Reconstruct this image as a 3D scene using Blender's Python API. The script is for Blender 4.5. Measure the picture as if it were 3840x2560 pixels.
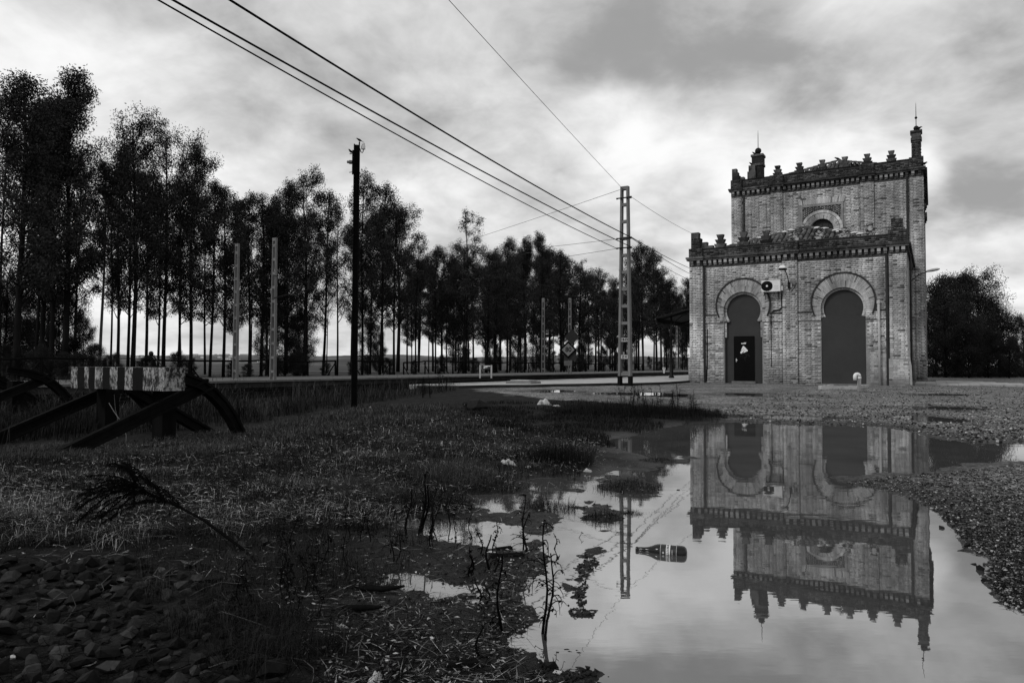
import bpy, bmesh, math, random
import numpy as np
from mathutils import Vector, Matrix
for o in list(bpy.data.objects): bpy.data.objects.remove(o, do_unlink=True)
scene = bpy.context.scene
COL = scene.collection
R = random.Random(7)
rng = np.random.default_rng(11)

# ------------------------------------------------------------------ camera
FPX = 2680.0                                  # focal length in pixels of the 3840 px wide photograph
ROLL = math.atan2(23, 6100)
YC = 1350 + (1920 + 2600) * 23 / 6100
PITCH = math.atan((YC - 1280) / FPX)
CAMZ = 1.0
cam = bpy.data.cameras.new('camera')
cam.sensor_width = 36.0
cam.lens = FPX / 3840 * 36.0
cam.clip_start = 0.05
cam.clip_end = 12000
camo = bpy.data.objects.new('camera', cam)
COL.objects.link(camo)
camo.location = (0, 0, CAMZ)
camo.matrix_world = Matrix.Translation((0, 0, CAMZ)) @ Matrix.Rotation(math.pi / 2 + PITCH, 4, 'X') @ Matrix.Rotation(ROLL, 4, 'Z')
scene.camera = camo
scene.render.resolution_x = 1024
scene.render.resolution_y = 682

def ray(px, py):
    x = (px - 1920) / FPX; y = -(py - 1280) / FPX
    c, s = math.cos(ROLL), math.sin(ROLL)
    X = c * x - s * y; Y = s * x + c * y
    cp, sp = math.cos(PITCH), math.sin(PITCH)
    return Vector((X, cp - sp * Y, sp + cp * Y))
OV = 3840 / 2352.0                            # overview pixels (2352 wide) to photograph pixels
def gnd(ox, oy, z=0.0):                       # overview pixel to a point on level z
    r = ray(ox * OV, oy * OV); t = (z - CAMZ) / r.z
    return Vector((r.x * t, r.y * t, z))
def dep(ox, oy, Y):                           # overview pixel to a point at depth Y
    r = ray(ox * OV, oy * OV); t = Y / r.y
    return Vector((r.x * t, Y, CAMZ + r.z * t))
ANG = math.radians(30.5137)                   # the railway and the station turn by this
BV = Vector((math.sin(ANG), math.cos(ANG), 0))    # along the track
UV = Vector((math.cos(ANG), -math.sin(ANG), 0))   # along the station front
OB = Vector((8.8345, 35.3734, 0.0))           # front left corner of the station
def bl(u, v, z): return OB + UV * u + BV * v + Vector((0, 0, z))
def tr(s, off, z=0.0):                        # along the track s, across it off (to the left)
    return BV * s - UV * off + Vector((0, 0, z))
def onplane(ox, oy, v):                       # overview pixel on a plane parallel to the station front -> (u, z)
    r = ray(ox * OV, oy * OV); c = Vector((0, 0, CAMZ))
    t = (OB + BV * v - c).dot(BV) / r.dot(BV); q = c + r * t
    return ((q - OB).dot(UV), q.z)

# ------------------------------------------------------------------ world and sun
SUN_EL, SUN_AZ = math.radians(40), math.radians(238)   # azimuth from +Y towards +X
w = bpy.data.worlds.new('World'); scene.world = w; w.use_nodes = True
nt = w.node_tree; N = nt.nodes; L = nt.links
for n in list(N): N.remove(n)
def nd(t, **k):
    n = N.new(t)
    for a, b in k.items(): setattr(n, a, b)
    return n
def mth(op, a, b=None, c=None, clamp=False):
    n = N.new('ShaderNodeMath'); n.operation = op; n.use_clamp = clamp
    for i, v in enumerate((a, b, c)):
        if v is None: continue
        if isinstance(v, (int, float)): n.inputs[i].default_value = v
        else: L.new(v, n.inputs[i])
    return n.outputs[0]
sky = nd('ShaderNodeTexSky', sky_type='NISHITA', sun_disc=False, sun_elevation=SUN_EL, sun_rotation=SUN_AZ, air_density=1.5, dust_density=4.0)
bw = nd('ShaderNodeRGBToBW'); L.new(sky.outputs[0], bw.inputs[0])
tc = nd('ShaderNodeTexCoord'); sep = nd('ShaderNodeSeparateXYZ'); L.new(tc.outputs['Generated'], sep.inputs[0])
zc = mth('ADD', mth('MAXIMUM', sep.outputs[2], 0.0), 0.34)
cmb = nd('ShaderNodeCombineXYZ'); L.new(mth('DIVIDE', sep.outputs[0], zc), cmb.inputs[0]); L.new(mth('DIVIDE', sep.outputs[1], zc), cmb.inputs[1])
cmb.inputs[2].default_value = 3.7
def noise(vec, scale, detail, rough, dist=0.0, off=(0, 0, 0)):
    m = nd('ShaderNodeMapping'); m.inputs['Location'].default_value = off; L.new(vec, m.inputs['Vector'])
    n = nd('ShaderNodeTexNoise'); n.inputs['Scale'].default_value = scale; n.inputs['Detail'].default_value = detail
    n.inputs['Roughness'].default_value = rough; n.inputs['Distortion'].default_value = dist
    L.new(m.outputs[0], n.inputs['Vector']); return n
# direction bent by turbulence, for ragged cloud masses
wn = noise(cmb.outputs[0], 2.4, 3, 0.55)
vs = nd('ShaderNodeVectorMath', operation='SUBTRACT'); L.new(wn.outputs['Color'], vs.inputs[0]); vs.inputs[1].default_value = (.5, .5, .5)
vm = nd('ShaderNodeVectorMath', operation='SCALE'); L.new(vs.outputs[0], vm.inputs[0]); vm.inputs['Scale'].default_value = 0.26
va = nd('ShaderNodeVectorMath', operation='ADD'); L.new(tc.outputs['Generated'], va.inputs[0]); L.new(vm.outputs[0], va.inputs[1])
n1 = noise(cmb.outputs[0], 1.7, 3, 0.55, 0.3, (3.1, 1.7, 0))
n2 = noise(cmb.outputs[0], 4.0, 6, 0.56, 0.3, (0.4, 5.2, 0))
val = mth('ADD', mth('MULTIPLY', mth('SUBTRACT', n1.outputs['Fac'], 0.5), 0.62), mth('MULTIPLY', mth('SUBTRACT', n2.outputs['Fac'], 0.5), 0.80))
# cloud masses: overview pixel, radius (radians), amount
MASSES = [(1590, 150, .15, -.22), (1800, 200, .12, -.17), (1340, 60, .13, -.06), (480, 120, .11, -.14), (680, 190, .12, -.16), (870, 280, .10, -.10), (1000, 90, .16, -.08), (2340, 270, .14, -.20), (2240, 450, .09, -.22),
          (2180, 70, .14, -.08), (1210, 120, .06, .12), (1470, 300, .09, .10), (1790, 335, .09, .30), (2030, 330, .06, .36), (1600, 310, .10, .26), (1440, 340, .08, .14), (2290, 565, .10, .10), (150, 420, .28, .12), (1950, 30, .10, .06), (600, 330, .15, .10)]
for (ox, oy, r_, a_) in MASSES:
    d = ray(ox * OV, oy * OV).normalized()
    dn = nd('ShaderNodeVectorMath', operation='DISTANCE'); L.new(va.outputs[0], dn.inputs[0]); dn.inputs[1].default_value = d
    mr = nd('ShaderNodeMapRange', interpolation_type='SMOOTHERSTEP'); L.new(dn.outputs['Value'], mr.inputs['Value'])
    mr.inputs['From Min'].default_value = r_ * 1.5; mr.inputs['From Max'].default_value = 0.0
    mr.inputs['To Min'].default_value = 0.0; mr.inputs['To Max'].default_value = a_
    val = mth('ADD', val, mr.outputs[0])
n3 = noise(cmb.outputs[0], 11, 4, 0.55, 0.3, (2.2, 7.7, 0))
val = mth('ADD', val, mth('MULTIPLY', mth('SUBTRACT', n3.outputs['Fac'], 0.5), 0.30))
cl = mth('ADD', mth('MULTIPLY', val, 1.16), 0.685)
cl = mth('SMOOTH_MAX', mth('SMOOTH_MIN', cl, 0.96, 0.15), 0.32, 0.12)
SKY_GAIN = 1.0
mix = mth('ADD', mth('MULTIPLY', cl, SKY_GAIN), mth('MULTIPLY', bw.outputs[0], 0.012))
# below the horizon: dull ground light
hz = nd('ShaderNodeMapRange', interpolation_type='SMOOTHSTEP'); L.new(sep.outputs[2], hz.inputs['Value'])
hz.inputs['From Min'].default_value = -0.06; hz.inputs['From Max'].default_value = -0.01; hz.inputs['To Min'].default_value = 0.06
mix = mth('MULTIPLY', mix, hz.outputs[0])
cc = nd('ShaderNodeCombineColor'); [L.new(mix, cc.inputs[i]) for i in range(3)]
bg = nd('ShaderNodeBackground'); L.new(cc.outputs[0], bg.inputs[0]); bg.inputs[1].default_value = 1.0
w.cycles.sampling_method = 'MANUAL'; w.cycles.sample_map_resolution = 256
wo = nd('ShaderNodeOutputWorld'); L.new(bg.outputs[0], wo.inputs[0])
sl = bpy.data.lights.new('sun', 'SUN'); sl.energy = 1.4; sl.angle = math.radians(11); sl.color = (1, 1, 1)
so = bpy.data.objects.new('sun', sl); COL.objects.link(so)
sd = Vector((math.sin(SUN_AZ) * math.cos(SUN_EL), math.cos(SUN_AZ) * math.cos(SUN_EL), math.sin(SUN_EL)))
so.rotation_euler = sd.to_track_quat('Z', 'Y').to_euler(); so.location = (-20, -30, 40)
scene.cycles.max_bounces = 5; scene.cycles.diffuse_bounces = 2; scene.cycles.glossy_bounces = 3
vsn = scene.view_settings
scene.display_settings.display_device = 'sRGB'
vsn.view_transform = 'Standard'; vsn.look = 'None'; vsn.exposure = 0.0; vsn.gamma = 1.0; vsn.use_curve_mapping = False

# ------------------------------------------------------------------ helpers
def tag(o, label=None, cat=None, group=None, kind=None):
    if label: o['label'] = label
    if cat: o['category'] = cat
    if group: o['group'] = group
    if kind: o['kind'] = kind
    return o
def empty(name, loc, rz=0.0, label=None, cat=None, group=None):
    o = bpy.data.objects.new(name, None); o.empty_display_size = 0.1; COL.objects.link(o)
    o.location = loc; o.rotation_euler = (0, 0, rz)
    return tag(o, label, cat, group)
def link(name, mesh, parent=None, loc=None, rz=0.0):
    o = bpy.data.objects.new(name, mesh); COL.objects.link(o)
    if parent: o.parent = parent
    if loc is not None: o.location = loc
    if rz: o.rotation_euler = (0, 0, rz)
    return o
def copy_tree(o, parent=None):
    c = o.copy(); COL.objects.link(c); c.parent = parent
    for ch in list(o.children): copy_tree(ch, c)
    return c

class MB:
    """collects geometry for one mesh object"""
    def __init__(s): s.v = []; s.f = []; s.m = []
    def add(s, vs, fs, mi=0):
        b = len(s.v); s.v += [tuple(p) for p in vs]
        for f in fs: s.f.append(tuple(b + i for i in f)); s.m.append(mi)
    def box(s, a, b, mi=0):
        x0, y0, z0 = a; x1, y1, z1 = b
        s.add([(x0, y0, z0), (x1, y0, z0), (x1, y1, z0), (x0, y1, z0), (x0, y0, z1), (x1, y0, z1), (x1, y1, z1), (x0, y1, z1)],
              [(0, 3, 2, 1), (4, 5, 6, 7), (0, 1, 5, 4), (1, 2, 6, 5), (2, 3, 7, 6), (3, 0, 4, 7)], mi)
    def hexa(s, p, mi=0):      # 8 points: bottom ring then top ring
        s.add(p, [(0, 3, 2, 1), (4, 5, 6, 7), (0, 1, 5, 4), (1, 2, 6, 5), (2, 3, 7, 6), (3, 0, 4, 7)], mi)
    def prism(s, pts, y0, y1, mi=0):   # polygon in x,z extruded along y
        n = len(pts)
        s.add([(p[0], y0, p[1]) for p in pts] + [(p[0], y1, p[1]) for p in pts],
              [tuple(range(n)), tuple(range(2 * n - 1, n - 1, -1))] + [((i + 1) % n, i, n + i, n + (i + 1) % n) for i in range(n)], mi)
    def tube(s, pts, r, n=6, mi=0, cap=True):
        pts = [Vector(p) for p in pts]
        rs = r if isinstance(r, (list, tuple)) else [r] * len(pts)
        t0 = (pts[1] - pts[0]).normalized()
        ref = Vector((0, 0, 1)) if abs(t0.z) < 0.9 else Vector((1, 0, 0))
        base = len(s.v); k = len(pts)
        for i, p in enumerate(pts):
            t = (pts[min(i + 1, k - 1)] - pts[max(i - 1, 0)])
            t = t.normalized() if t.length > 1e-9 else t0
            a = t.cross(ref)
            if a.length < 1e-4: a = t.cross(Vector((0, 1, 0)))
            a.normalize(); b = t.cross(a).normalized(); ref = a.cross(t)
            for j in range(n):
                an = 2 * math.pi * j / n
                s.v.append(tuple(p + a * (math.cos(an) * rs[i]) + b * (math.sin(an) * rs[i])))
        for i in range(k - 1):
            for j in range(n):
                s.f.append((base + i * n + j, base + i * n + (j + 1) % n, base + (i + 1) * n + (j + 1) % n, base + (i + 1) * n + j)); s.m.append(mi)
        if cap:
            s.f.append(tuple(base + j for j in range(n - 1, -1, -1))); s.m.append(mi)
            s.f.append(tuple(base + (k - 1) * n + j for j in range(n))); s.m.append(mi)
    def lathe(s, prof, n=16, origin=(0, 0, 0), axis='z', mi=0):   # prof: list of (r, h)
        base = len(s.v); ox, oy, oz = origin
        for r, h in prof:
            for j in range(n):
                a = 2 * math.pi * j / n; c, d = r * math.cos(a), r * math.sin(a)
                s.v.append((ox + c, oy + d, oz + h) if axis == 'z' else ((ox + h, oy + c, oz + d) if axis == 'x' else (ox + c, oy + h, oz + d)))
        for i in range(len(prof) - 1):
            for j in range(n):
                s.f.append((base + i * n + j, base + i * n + (j + 1) % n, base + (i + 1) * n + (j + 1) % n, base + (i + 1) * n + j)); s.m.append(mi)
        s.f.append(tuple(base + j for j in range(n - 1, -1, -1))); s.m.append(mi)
        q = base + (len(prof) - 1) * n; s.f.append(tuple(q + j for j in range(n))); s.m.append(mi)
    def mesh(s, name, mats, smooth=False):
        me = bpy.data.meshes.new(name); me.from_pydata(s.v, [], s.f)
        mats = mats if isinstance(mats, (list, tuple)) else [mats]
        for m in mats: me.materials.append(m)
        if len(mats) > 1: me.polygons.foreach_set('material_index', s.m)
        if smooth: me.polygons.foreach_set('use_smooth', [True] * len(me.polygons))
        me.update(); return me
    def build(s, name, mats, parent=None, loc=None, rz=0.0, smooth=False, bevel=0.0):
        me = s.mesh(name, mats, smooth)
        bm = bmesh.new(); bm.from_mesh(me); bmesh.ops.recalc_face_normals(bm, faces=bm.faces)
        if bevel:
            bmesh.ops.bevel(bm, geom=list(bm.edges), offset=bevel, segments=1, affect='EDGES', clamp_overlap=True)
        bm.to_mesh(me); bm.free()
        return link(name, me, parent, loc, rz)
def npmesh(name, verts, faces, mats, smooth=False):
    """verts (n,3) array, faces (m,k) array"""
    me = bpy.data.meshes.new(name); nv = len(verts); nf, k = faces.shape
    me.vertices.add(nv); me.vertices.foreach_set('co', np.ascontiguousarray(verts, dtype=np.float32).ravel())
    me.loops.add(nf * k); me.loops.foreach_set('vertex_index', np.ascontiguousarray(faces, dtype=np.int32).ravel())
    me.polygons.add(nf); me.polygons.foreach_set('loop_start', np.arange(0, nf * k, k, dtype=np.int32))
    try: me.polygons.foreach_set('loop_total', np.full(nf, k, dtype=np.int32))
    except Exception: pass
    if smooth: me.polygons.foreach_set('use_smooth', np.ones(nf, dtype=bool))
    mats = mats if isinstance(mats, (list, tuple)) else [mats]
    for m in mats: me.materials.append(m)
    me.update(calc_edges=True); return me
def text_mesh(s, size, mat, depth=0.0, bold=0.0, align='CENTER'):
    cu = bpy.data.curves.new('letters', 'FONT'); cu.body = s; cu.size = size; cu.extrude = depth; cu.offset = bold
    cu.align_x = align; cu.align_y = 'CENTER'; cu.resolution_u = 3
    to = bpy.data.objects.new('letters', cu); COL.objects.link(to)
    bpy.context.view_layer.update()
    me = bpy.data.meshes.new_from_object(to.evaluated_get(bpy.context.evaluated_depsgraph_get()))
    bpy.data.objects.remove(to, do_unlink=True); me.materials.clear(); me.materials.append(mat); return me

# vectorised gradient noise
_PER = rng.permutation(4096).astype(np.int64)
_GR = rng.uniform(0, 2 * math.pi, 4096)
def pn(x, y):
    xi = np.floor(x).astype(np.int64); yi = np.floor(y).astype(np.int64); xf = x - xi; yf = y - yi
    def g(ix, iy, dx, dy):
        h = _PER[(_PER[ix & 4095] + iy) & 4095]; return np.cos(_GR[h]) * dx + np.sin(_GR[h]) * dy
    u = xf * xf * xf * (xf * (xf * 6 - 15) + 10); v = yf * yf * yf * (yf * (yf * 6 - 15) + 10)
    a = g(xi, yi, xf, yf); b = g(xi + 1, yi, xf - 1, yf); c = g(xi, yi + 1, xf, yf - 1); d = g(xi + 1, yi + 1, xf - 1, yf - 1)
    return (a * (1 - u) + b * u) * (1 - v) + (c * (1 - u) + d * u) * v
def fbm(x, y, o=4, g=0.5):
    s = 0; a = 1.0
    for i in range(o): s = s + a * pn(x * 2 ** i + 17.3 * i, y * 2 ** i - 9.1 * i); a *= g
    return s
def sdist(px, py, poly):
    """signed distance, negative inside"""
    P = np.array(poly, dtype=float); Q = np.roll(P, -1, 0)
    d2 = np.full(px.shape, 1e18); ins = np.zeros(px.shape, dtype=bool)
    for (ax, ay), (bx, by) in zip(P, Q):
        ex, ey = bx - ax, by - ay; wx, wy = px - ax, py - ay
        t = np.clip((wx * ex + wy * ey) / (ex * ex + ey * ey + 1e-12), 0, 1)
        d2 = np.minimum(d2, (wx - ex * t) ** 2 + (wy - ey * t) ** 2)
        c = (ay <= py) != (by <= py)
        with np.errstate(divide='ignore', invalid='ignore'):
            ins ^= c & (px < ax + (py - ay) * ex / (ey if abs(ey) > 1e-12 else 1e-12))
    d = np.sqrt(d2); return np.where(ins, -d, d)
def sst(a, b, x):
    t = np.clip((x - a) / (b - a), 0, 1); return t * t * (3 - 2 * t)

# ------------------------------------------------------------------ materials
class MT:
    def __init__(s, name):
        s.m = bpy.data.materials.new(name); s.m.use_nodes = True; s.t = s.m.node_tree; s.n = s.t.nodes; s.l = s.t.links
        for n in list(s.n): s.n.remove(n)
        s.o = s.n.new('ShaderNodeOutputMaterial'); s.b = s.n.new('ShaderNodeBsdfPrincipled'); s.l.new(s.b.outputs[0], s.o.inputs[0])
    def nd(s, t, **k):
        n = s.n.new(t)
        for a, b in k.items(): setattr(n, a, b)
        return n
    def ma(s, op, a, b=None, c=None, clamp=False):
        n = s.n.new('ShaderNodeMath'); n.operation = op; n.use_clamp = clamp
        for i, v in enumerate((a, b, c)):
            if v is None: continue
            if isinstance(v, (int, float)): n.inputs[i].default_value = v
            else: s.l.new(v, n.inputs[i])
        return n.outputs[0]
    def pos(s): return s.nd('ShaderNodeNewGeometry').outputs['Position']
    def obj(s): return s.nd('ShaderNodeTexCoord').outputs['Object']
    def noise(s, vec, scale, detail=4, rough=0.55, sc=None, dist=0.0):
        if sc:
            m = s.nd('ShaderNodeMapping'); m.inputs['Scale'].default_value = sc; s.l.new(vec, m.inputs[0]); vec = m.outputs[0]
        n = s.nd('ShaderNodeTexNoise'); n.inputs['Scale'].default_value = scale; n.inputs['Detail'].default_value = detail
        n.inputs['Roughness'].default_value = rough; n.inputs['Distortion'].default_value = dist; s.l.new(vec, n.inputs['Vector']); return n.outputs['Fac']
    def rng(s, v, a, b, c, d, smooth=False):
        n = s.nd('ShaderNodeMapRange'); n.interpolation_type = 'SMOOTHSTEP' if smooth else 'LINEAR'
        s.l.new(v, n.inputs['Value']); n.inputs['From Min'].default_value = a; n.inputs['From Max'].default_value = b
        n.inputs['To Min'].default_value = c; n.inputs['To Max'].default_value = d; return n.outputs[0]
    def lerp(s, f, a, b):
        return s.ma('ADD', a, s.ma('MULTIPLY', f, s.ma('SUBTRACT', b, a)))
    def grey(s, v):
        if isinstance(v, (int, float)): s.b.inputs['Base Color'].default_value = (v, v, v, 1); return
        c = s.nd('ShaderNodeCombineColor')
        for i in range(3): s.l.new(v, c.inputs[i])
        s.l.new(c.outputs[0], s.b.inputs['Base Color'])
    def rough(s, v, spec=None):
        if isinstance(v, (int, float)): s.b.inputs['Roughness'].default_value = v
        else: s.l.new(v, s.b.inputs['Roughness'])
        if spec is not None: s.b.inputs['Specular IOR Level'].default_value = spec
    def bump(s, h, strength=0.5, dist=0.01):
        n = s.nd('ShaderNodeBump'); n.inputs['Strength'].default_value = strength; n.inputs['Distance'].default_value = dist
        s.l.new(h, n.inputs['Height']); s.l.new(n.outputs[0], s.b.inputs['Normal'])
def simple(name, g, rough=0.6, spec=0.3, var=0.25, scale=6.0, bump=0.0, metal=0.0, sc=None):
    t = MT(name); p = t.pos(); n = t.noise(p, scale, 5, 0.6, sc); n2 = t.noise(p, scale * 7, 3, 0.6, sc)
    f = t.ma('ADD', t.rng(n, 0.25, 0.75, 1 - var, 1 + var), t.rng(n2, 0.2, 0.8, -var * .5, var * .5))
    t.grey(t.ma('MULTIPLY', f, g)); t.rough(rough, spec); t.b.inputs['Metallic'].default_value = metal
    if bump: t.bump(t.ma('ADD', n, t.ma('MULTIPLY', n2, 0.4)), bump, 0.01)
    return t.m
def rnd_of(t):      # a value for each piece: islands of one mesh and objects alike
    g = t.nd('ShaderNodeNewGeometry').outputs['Random Per Island']; o = t.nd('ShaderNodeObjectInfo').outputs['Random']
    return t.ma('FRACT', t.ma('ADD', g, t.ma('MULTIPLY', o, 7.13)))
def brick_mat(name, lo, hi, darkp, moss=0.0):
    t = MT(name); p = t.pos(); r = rnd_of(t)
    r2 = t.ma('FRACT', t.ma('MULTIPLY', r, 13.7))
    c = t.lerp(r, lo, hi)
    dk = t.ma('LESS_THAN', r2, darkp); c = t.ma('MULTIPLY', c, t.lerp(dk, 1.0, 0.35))
    big = t.noise(p, 0.55, 5, 0.62); c = t.ma('MULTIPLY', c, t.rng(big, 0.3, 0.7, 0.66, 1.34, True))
    st = t.noise(p, 1.5, 6, 0.65, (1.4, 1.4, 0.2)); c = t.ma('MULTIPLY', c, t.rng(st, 0.38, 0.68, 1.2, 0.62, True))
    if not moss:      # paler where the lower wall was repointed and limed
        sz = t.nd('ShaderNodeSeparateXYZ'); t.l.new(p, sz.inputs[0]); zz = t.ma('ADD', sz.outputs[2], t.ma('MULTIPLY', t.ma('SUBTRACT', st, 0.5), 2.2))
        rp = t.ma('MULTIPLY', t.rng(zz, 0.9, 1.7, 0, 1, True), t.rng(zz, 2.7, 3.4, 1, 0, True)); c = t.ma('MULTIPLY', c, t.lerp(rp, 1.0, 1.40))
        dmp = t.rng(zz, 0.1, 0.75, 0.45, 1.0, True); c = t.ma('MULTIPLY', c, dmp)
        rp2 = t.ma('MULTIPLY', t.rng(zz, 4.8, 5.3, 0, 1, True), t.rng(zz, 5.9, 6.4, 1, 0, True)); c = t.ma('MULTIPLY', c, t.lerp(rp2, 1.0, 1.22))
    fn = t.noise(p, 38, 4, 0.65); c = t.ma('MULTIPLY', c, t.rng(fn, 0.25, 0.75, 0.75, 1.2))
    if moss:
        mo = t.noise(p, 2.4, 6, 0.7); f = t.ma('MULTIPLY', t.rng(mo, 0.36, 0.52, 1, 0, True), moss); c = t.lerp(t.ma('MAXIMUM', f, 0.0), c, 0.022)
        c2 = t.noise(p, 9, 4, 0.6); c = t.lerp(t.ma('MULTIPLY', t.rng(c2, 0.60, 0.72, 0, 1), 0.35), c, 0.30)
    t.grey(c); t.rough(0.9, 0.15); t.bump(fn, 0.5, 0.006); return t.m
M = {}
M['brick'] = brick_mat('old_brick', 0.27, 0.43, 0.05)
M['brick_moss'] = brick_mat('mossy_brick', 0.025, 0.11, 0.25, 0.92)
def _mortar():
    t = MT('mortar'); p = t.pos(); n = t.noise(p, 1.2, 6, 0.65); m = t.noise(p, 24, 4, 0.6)
    big = t.noise(p, 0.5, 4, 0.6)
    c = t.ma('MULTIPLY', t.rng(n, 0.3, 0.72, 0.17, 0.30, True), t.rng(m, 0.3, 0.7, 0.75, 1.2)); c = t.ma('MULTIPLY', c, t.rng(big, 0.3, 0.7, 0.75, 1.15))
    t.grey(c); t.rough(0.95, 0.1); t.bump(m, 0.6, 0.01); return t.m
M['mortar'] = _mortar()
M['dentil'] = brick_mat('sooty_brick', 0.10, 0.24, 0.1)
M['frieze'] = simple('backing_mortar', 0.06, 0.95, 0.05, 0.5, 3, 0.4)  # darker mortar backing, seen in the gaps between dentils and between voussoirs
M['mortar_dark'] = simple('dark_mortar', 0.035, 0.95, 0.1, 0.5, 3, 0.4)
def _sidebrick():      # sides of the station that the photograph hardly shows
    t = MT('side_brick'); p = t.obj(); b = t.nd('ShaderNodeTexBrick'); m = t.nd('ShaderNodeMapping'); m.inputs['Rotation'].default_value = (math.pi / 2, 0, math.pi / 2); t.l.new(p, m.inputs[0]); t.l.new(m.outputs[0], b.inputs[0])
    b.inputs['Scale'].default_value = 1.0; b.inputs['Brick Width'].default_value = 0.29; b.inputs['Row Height'].default_value = 0.085; b.inputs['Mortar Size'].default_value = 0.008
    b.inputs['Color1'].default_value = (.22, .22, .22, 1); b.inputs['Color2'].default_value = (.13, .13, .13, 1); b.inputs['Mortar'].default_value = (.10, .10, .10, 1)
    t.l.new(b.outputs[0], t.b.inputs['Base Color']); t.rough(0.9, 0.15); t.bump(b.outputs['Fac'], -0.4, 0.01); return t.m
M['side_brick'] = _sidebrick()
M['panel'] = simple('dark_painted_panel', 0.034, 0.75, 0.2, 0.16, 1.3, 0.05)
M['door'] = simple('black_door_paint', 0.003, 0.6, 0.06, 0.3, 3)
M['white'] = simple('white_paint', 0.72, 0.5, 0.3, 0.06, 4)
M['white_plastic'] = simple('white_plastic', 0.62, 0.45, 0.35, 0.08, 5)
M['pvc'] = simple('weathered_plastic_pipe', 0.36, 0.6, 0.25, 0.15, 3)
M['black'] = simple('black_rubber', 0.005, 0.7, 0.06, 0.3, 8)
M['dark_iron'] = simple('dark_iron', 0.010, 0.6, 0.12, 0.5, 7, 0.3)
M['pipe_iron'] = simple('drainpipe_iron', 0.022, 0.6, 0.25, 0.35, 4)
M['rust'] = simple('rusted_rail', 0.005, 0.85, 0.03, 0.5, 9, 0.4)
M['concrete'] = simple('post_concrete', 0.135, 0.85, 0.2, 0.3, 2.2, 0.3, sc=(1, 1, .4))
M['concrete_pale'] = simple('pale_concrete', 0.34, 0.85, 0.2, 0.3, 3.0, 0.4)
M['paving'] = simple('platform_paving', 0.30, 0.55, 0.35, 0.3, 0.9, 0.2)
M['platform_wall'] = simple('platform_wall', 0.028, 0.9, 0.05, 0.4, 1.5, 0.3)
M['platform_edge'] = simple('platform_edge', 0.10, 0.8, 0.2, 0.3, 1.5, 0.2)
M['wood'] = simple('weathered_wood', 0.007, 0.9, 0.0, 0.4, 10, 0.5, sc=(1, 1, .15))
M['bark'] = simple('bark', 0.010, 0.9, 0.0, 0.45, 2.5, 0.5, sc=(1, 1, .3))
M['bark_pale'] = simple('pale_bark', 0.05, 0.85, 0.1, 0.5, 2.0, 0.4, sc=(1, 1, .3))
M['roof_tile'] = None
def _tile():
    t = MT('clay_tile'); p = t.pos(); r = rnd_of(t); c = t.lerp(r, 0.025, 0.11); n = t.noise(p, 7, 5, 0.7)
    c = t.ma('MULTIPLY', c, t.rng(n, 0.3, 0.7, 0.45, 1.4)); t.grey(c); t.rough(0.9, 0.15); t.bump(n, 0.5, 0.01); return t.m
M['roof_tile'] = _tile()
M['mortar_white'] = simple('lime_mortar', 0.55, 0.9, 0.1, 0.25, 8, 0.5)
def _leaf(name, lo, hi, rough=0.55, pw=1.0):
    t = MT(name); r = t.ma('POWER', rnd_of(t), pw); p = t.pos(); n = t.noise(p, 0.8, 3, 0.5); c = t.ma('MULTIPLY', t.lerp(r, lo, hi), t.rng(n, 0.3, 0.7, 0.6, 1.4)); t.grey(c); t.rough(rough, 0.0); return t.m
M['leaf'] = _leaf('eucalyptus_leaf', 0.008, 0.052)
M['leaf_bush'] = _leaf('bush_leaf', 0.006, 0.042)
M['grass'] = _leaf('grass_blade', 0.010, 0.085, 0.6)
M['grass_dark'] = _leaf('dark_grass_blade', 0.004, 0.030, 0.6)
M['straw'] = _leaf('dry_straw', 0.005, 0.42, 0.6, 3.5)
M['stem'] = _leaf('dead_stem', 0.002, 0.008, 0.8)
M['twig'] = _leaf('dry_twig', 0.02, 0.10, 0.7)
M['dead_grass'] = _leaf('dead_grass', 0.012, 0.60, 0.6, 2.6)
# ------------------------------------------------------------------ ground: soil, gravel, hollows for the puddles
def gp(pts, z=0.0): return [tuple(gnd(x, y, z)[:2]) for x, y in pts]
PUD = gp([(1378, 1013), (1450, 1000), (1530, 982), (1600, 971), (1700, 969), (1800, 973), (1900, 976), (2000, 977), (2080, 986), (2140, 1004), (2230, 1016), (2290, 1018), (2420, 1012), (2420, 1058), (2300, 1060),
          (2230, 1064), (2160, 1078), (2110, 1088), (2050, 1086), (1980, 1090), (1925, 1096), (1940, 1106), (2010, 1122), (2080, 1142), (2140, 1168), (2180, 1190), (2205, 1220), (2240, 1258), (2262, 1310), (2290, 1352), (2352, 1395),
          (2450, 1430), (2600, 1500), (2700, 1700), (2500, 2300), (1500, 2300), (1420, 1700), (1388, 1568), (1360, 1510), (1320, 1480), (1290, 1500), (1240, 1500), (1205, 1478), (1187, 1440), (1200, 1385), (1212, 1330),
          (1250, 1285), (1230, 1245), (1262, 1215), (1290, 1190), (1240, 1165), (1200, 1150), (1235, 1125), (1330, 1128), (1345, 1095), (1420, 1080), (1500, 1084), (1525, 1064), (1450, 1040)])
POOLS = [gp(p) for p in (
    [(1045, 1138), (1140, 1130), (1235, 1128), (1240, 1172), (1180, 1186), (1100, 1176)],
    [(930, 1205), (1010, 1192), (1100, 1198), (1190, 1215), (1245, 1232), (1225, 1262), (1130, 1266), (1080, 1250), (1000, 1236)],
    [(905, 1322), (960, 1322), (1020, 1345), (1090, 1352), (1150, 1385), (1125, 1398), (1000, 1375), (930, 1345)],
    [(1180, 1105), (1260, 1096), (1350, 1106), (1345, 1124), (1210, 1122)],
    [(1230, 1500), (1320, 1480), (1390, 1520), (1370, 1545), (1290, 1530)])]
ISL = []      # islands: (x, y, rx, ry, rotation)
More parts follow.
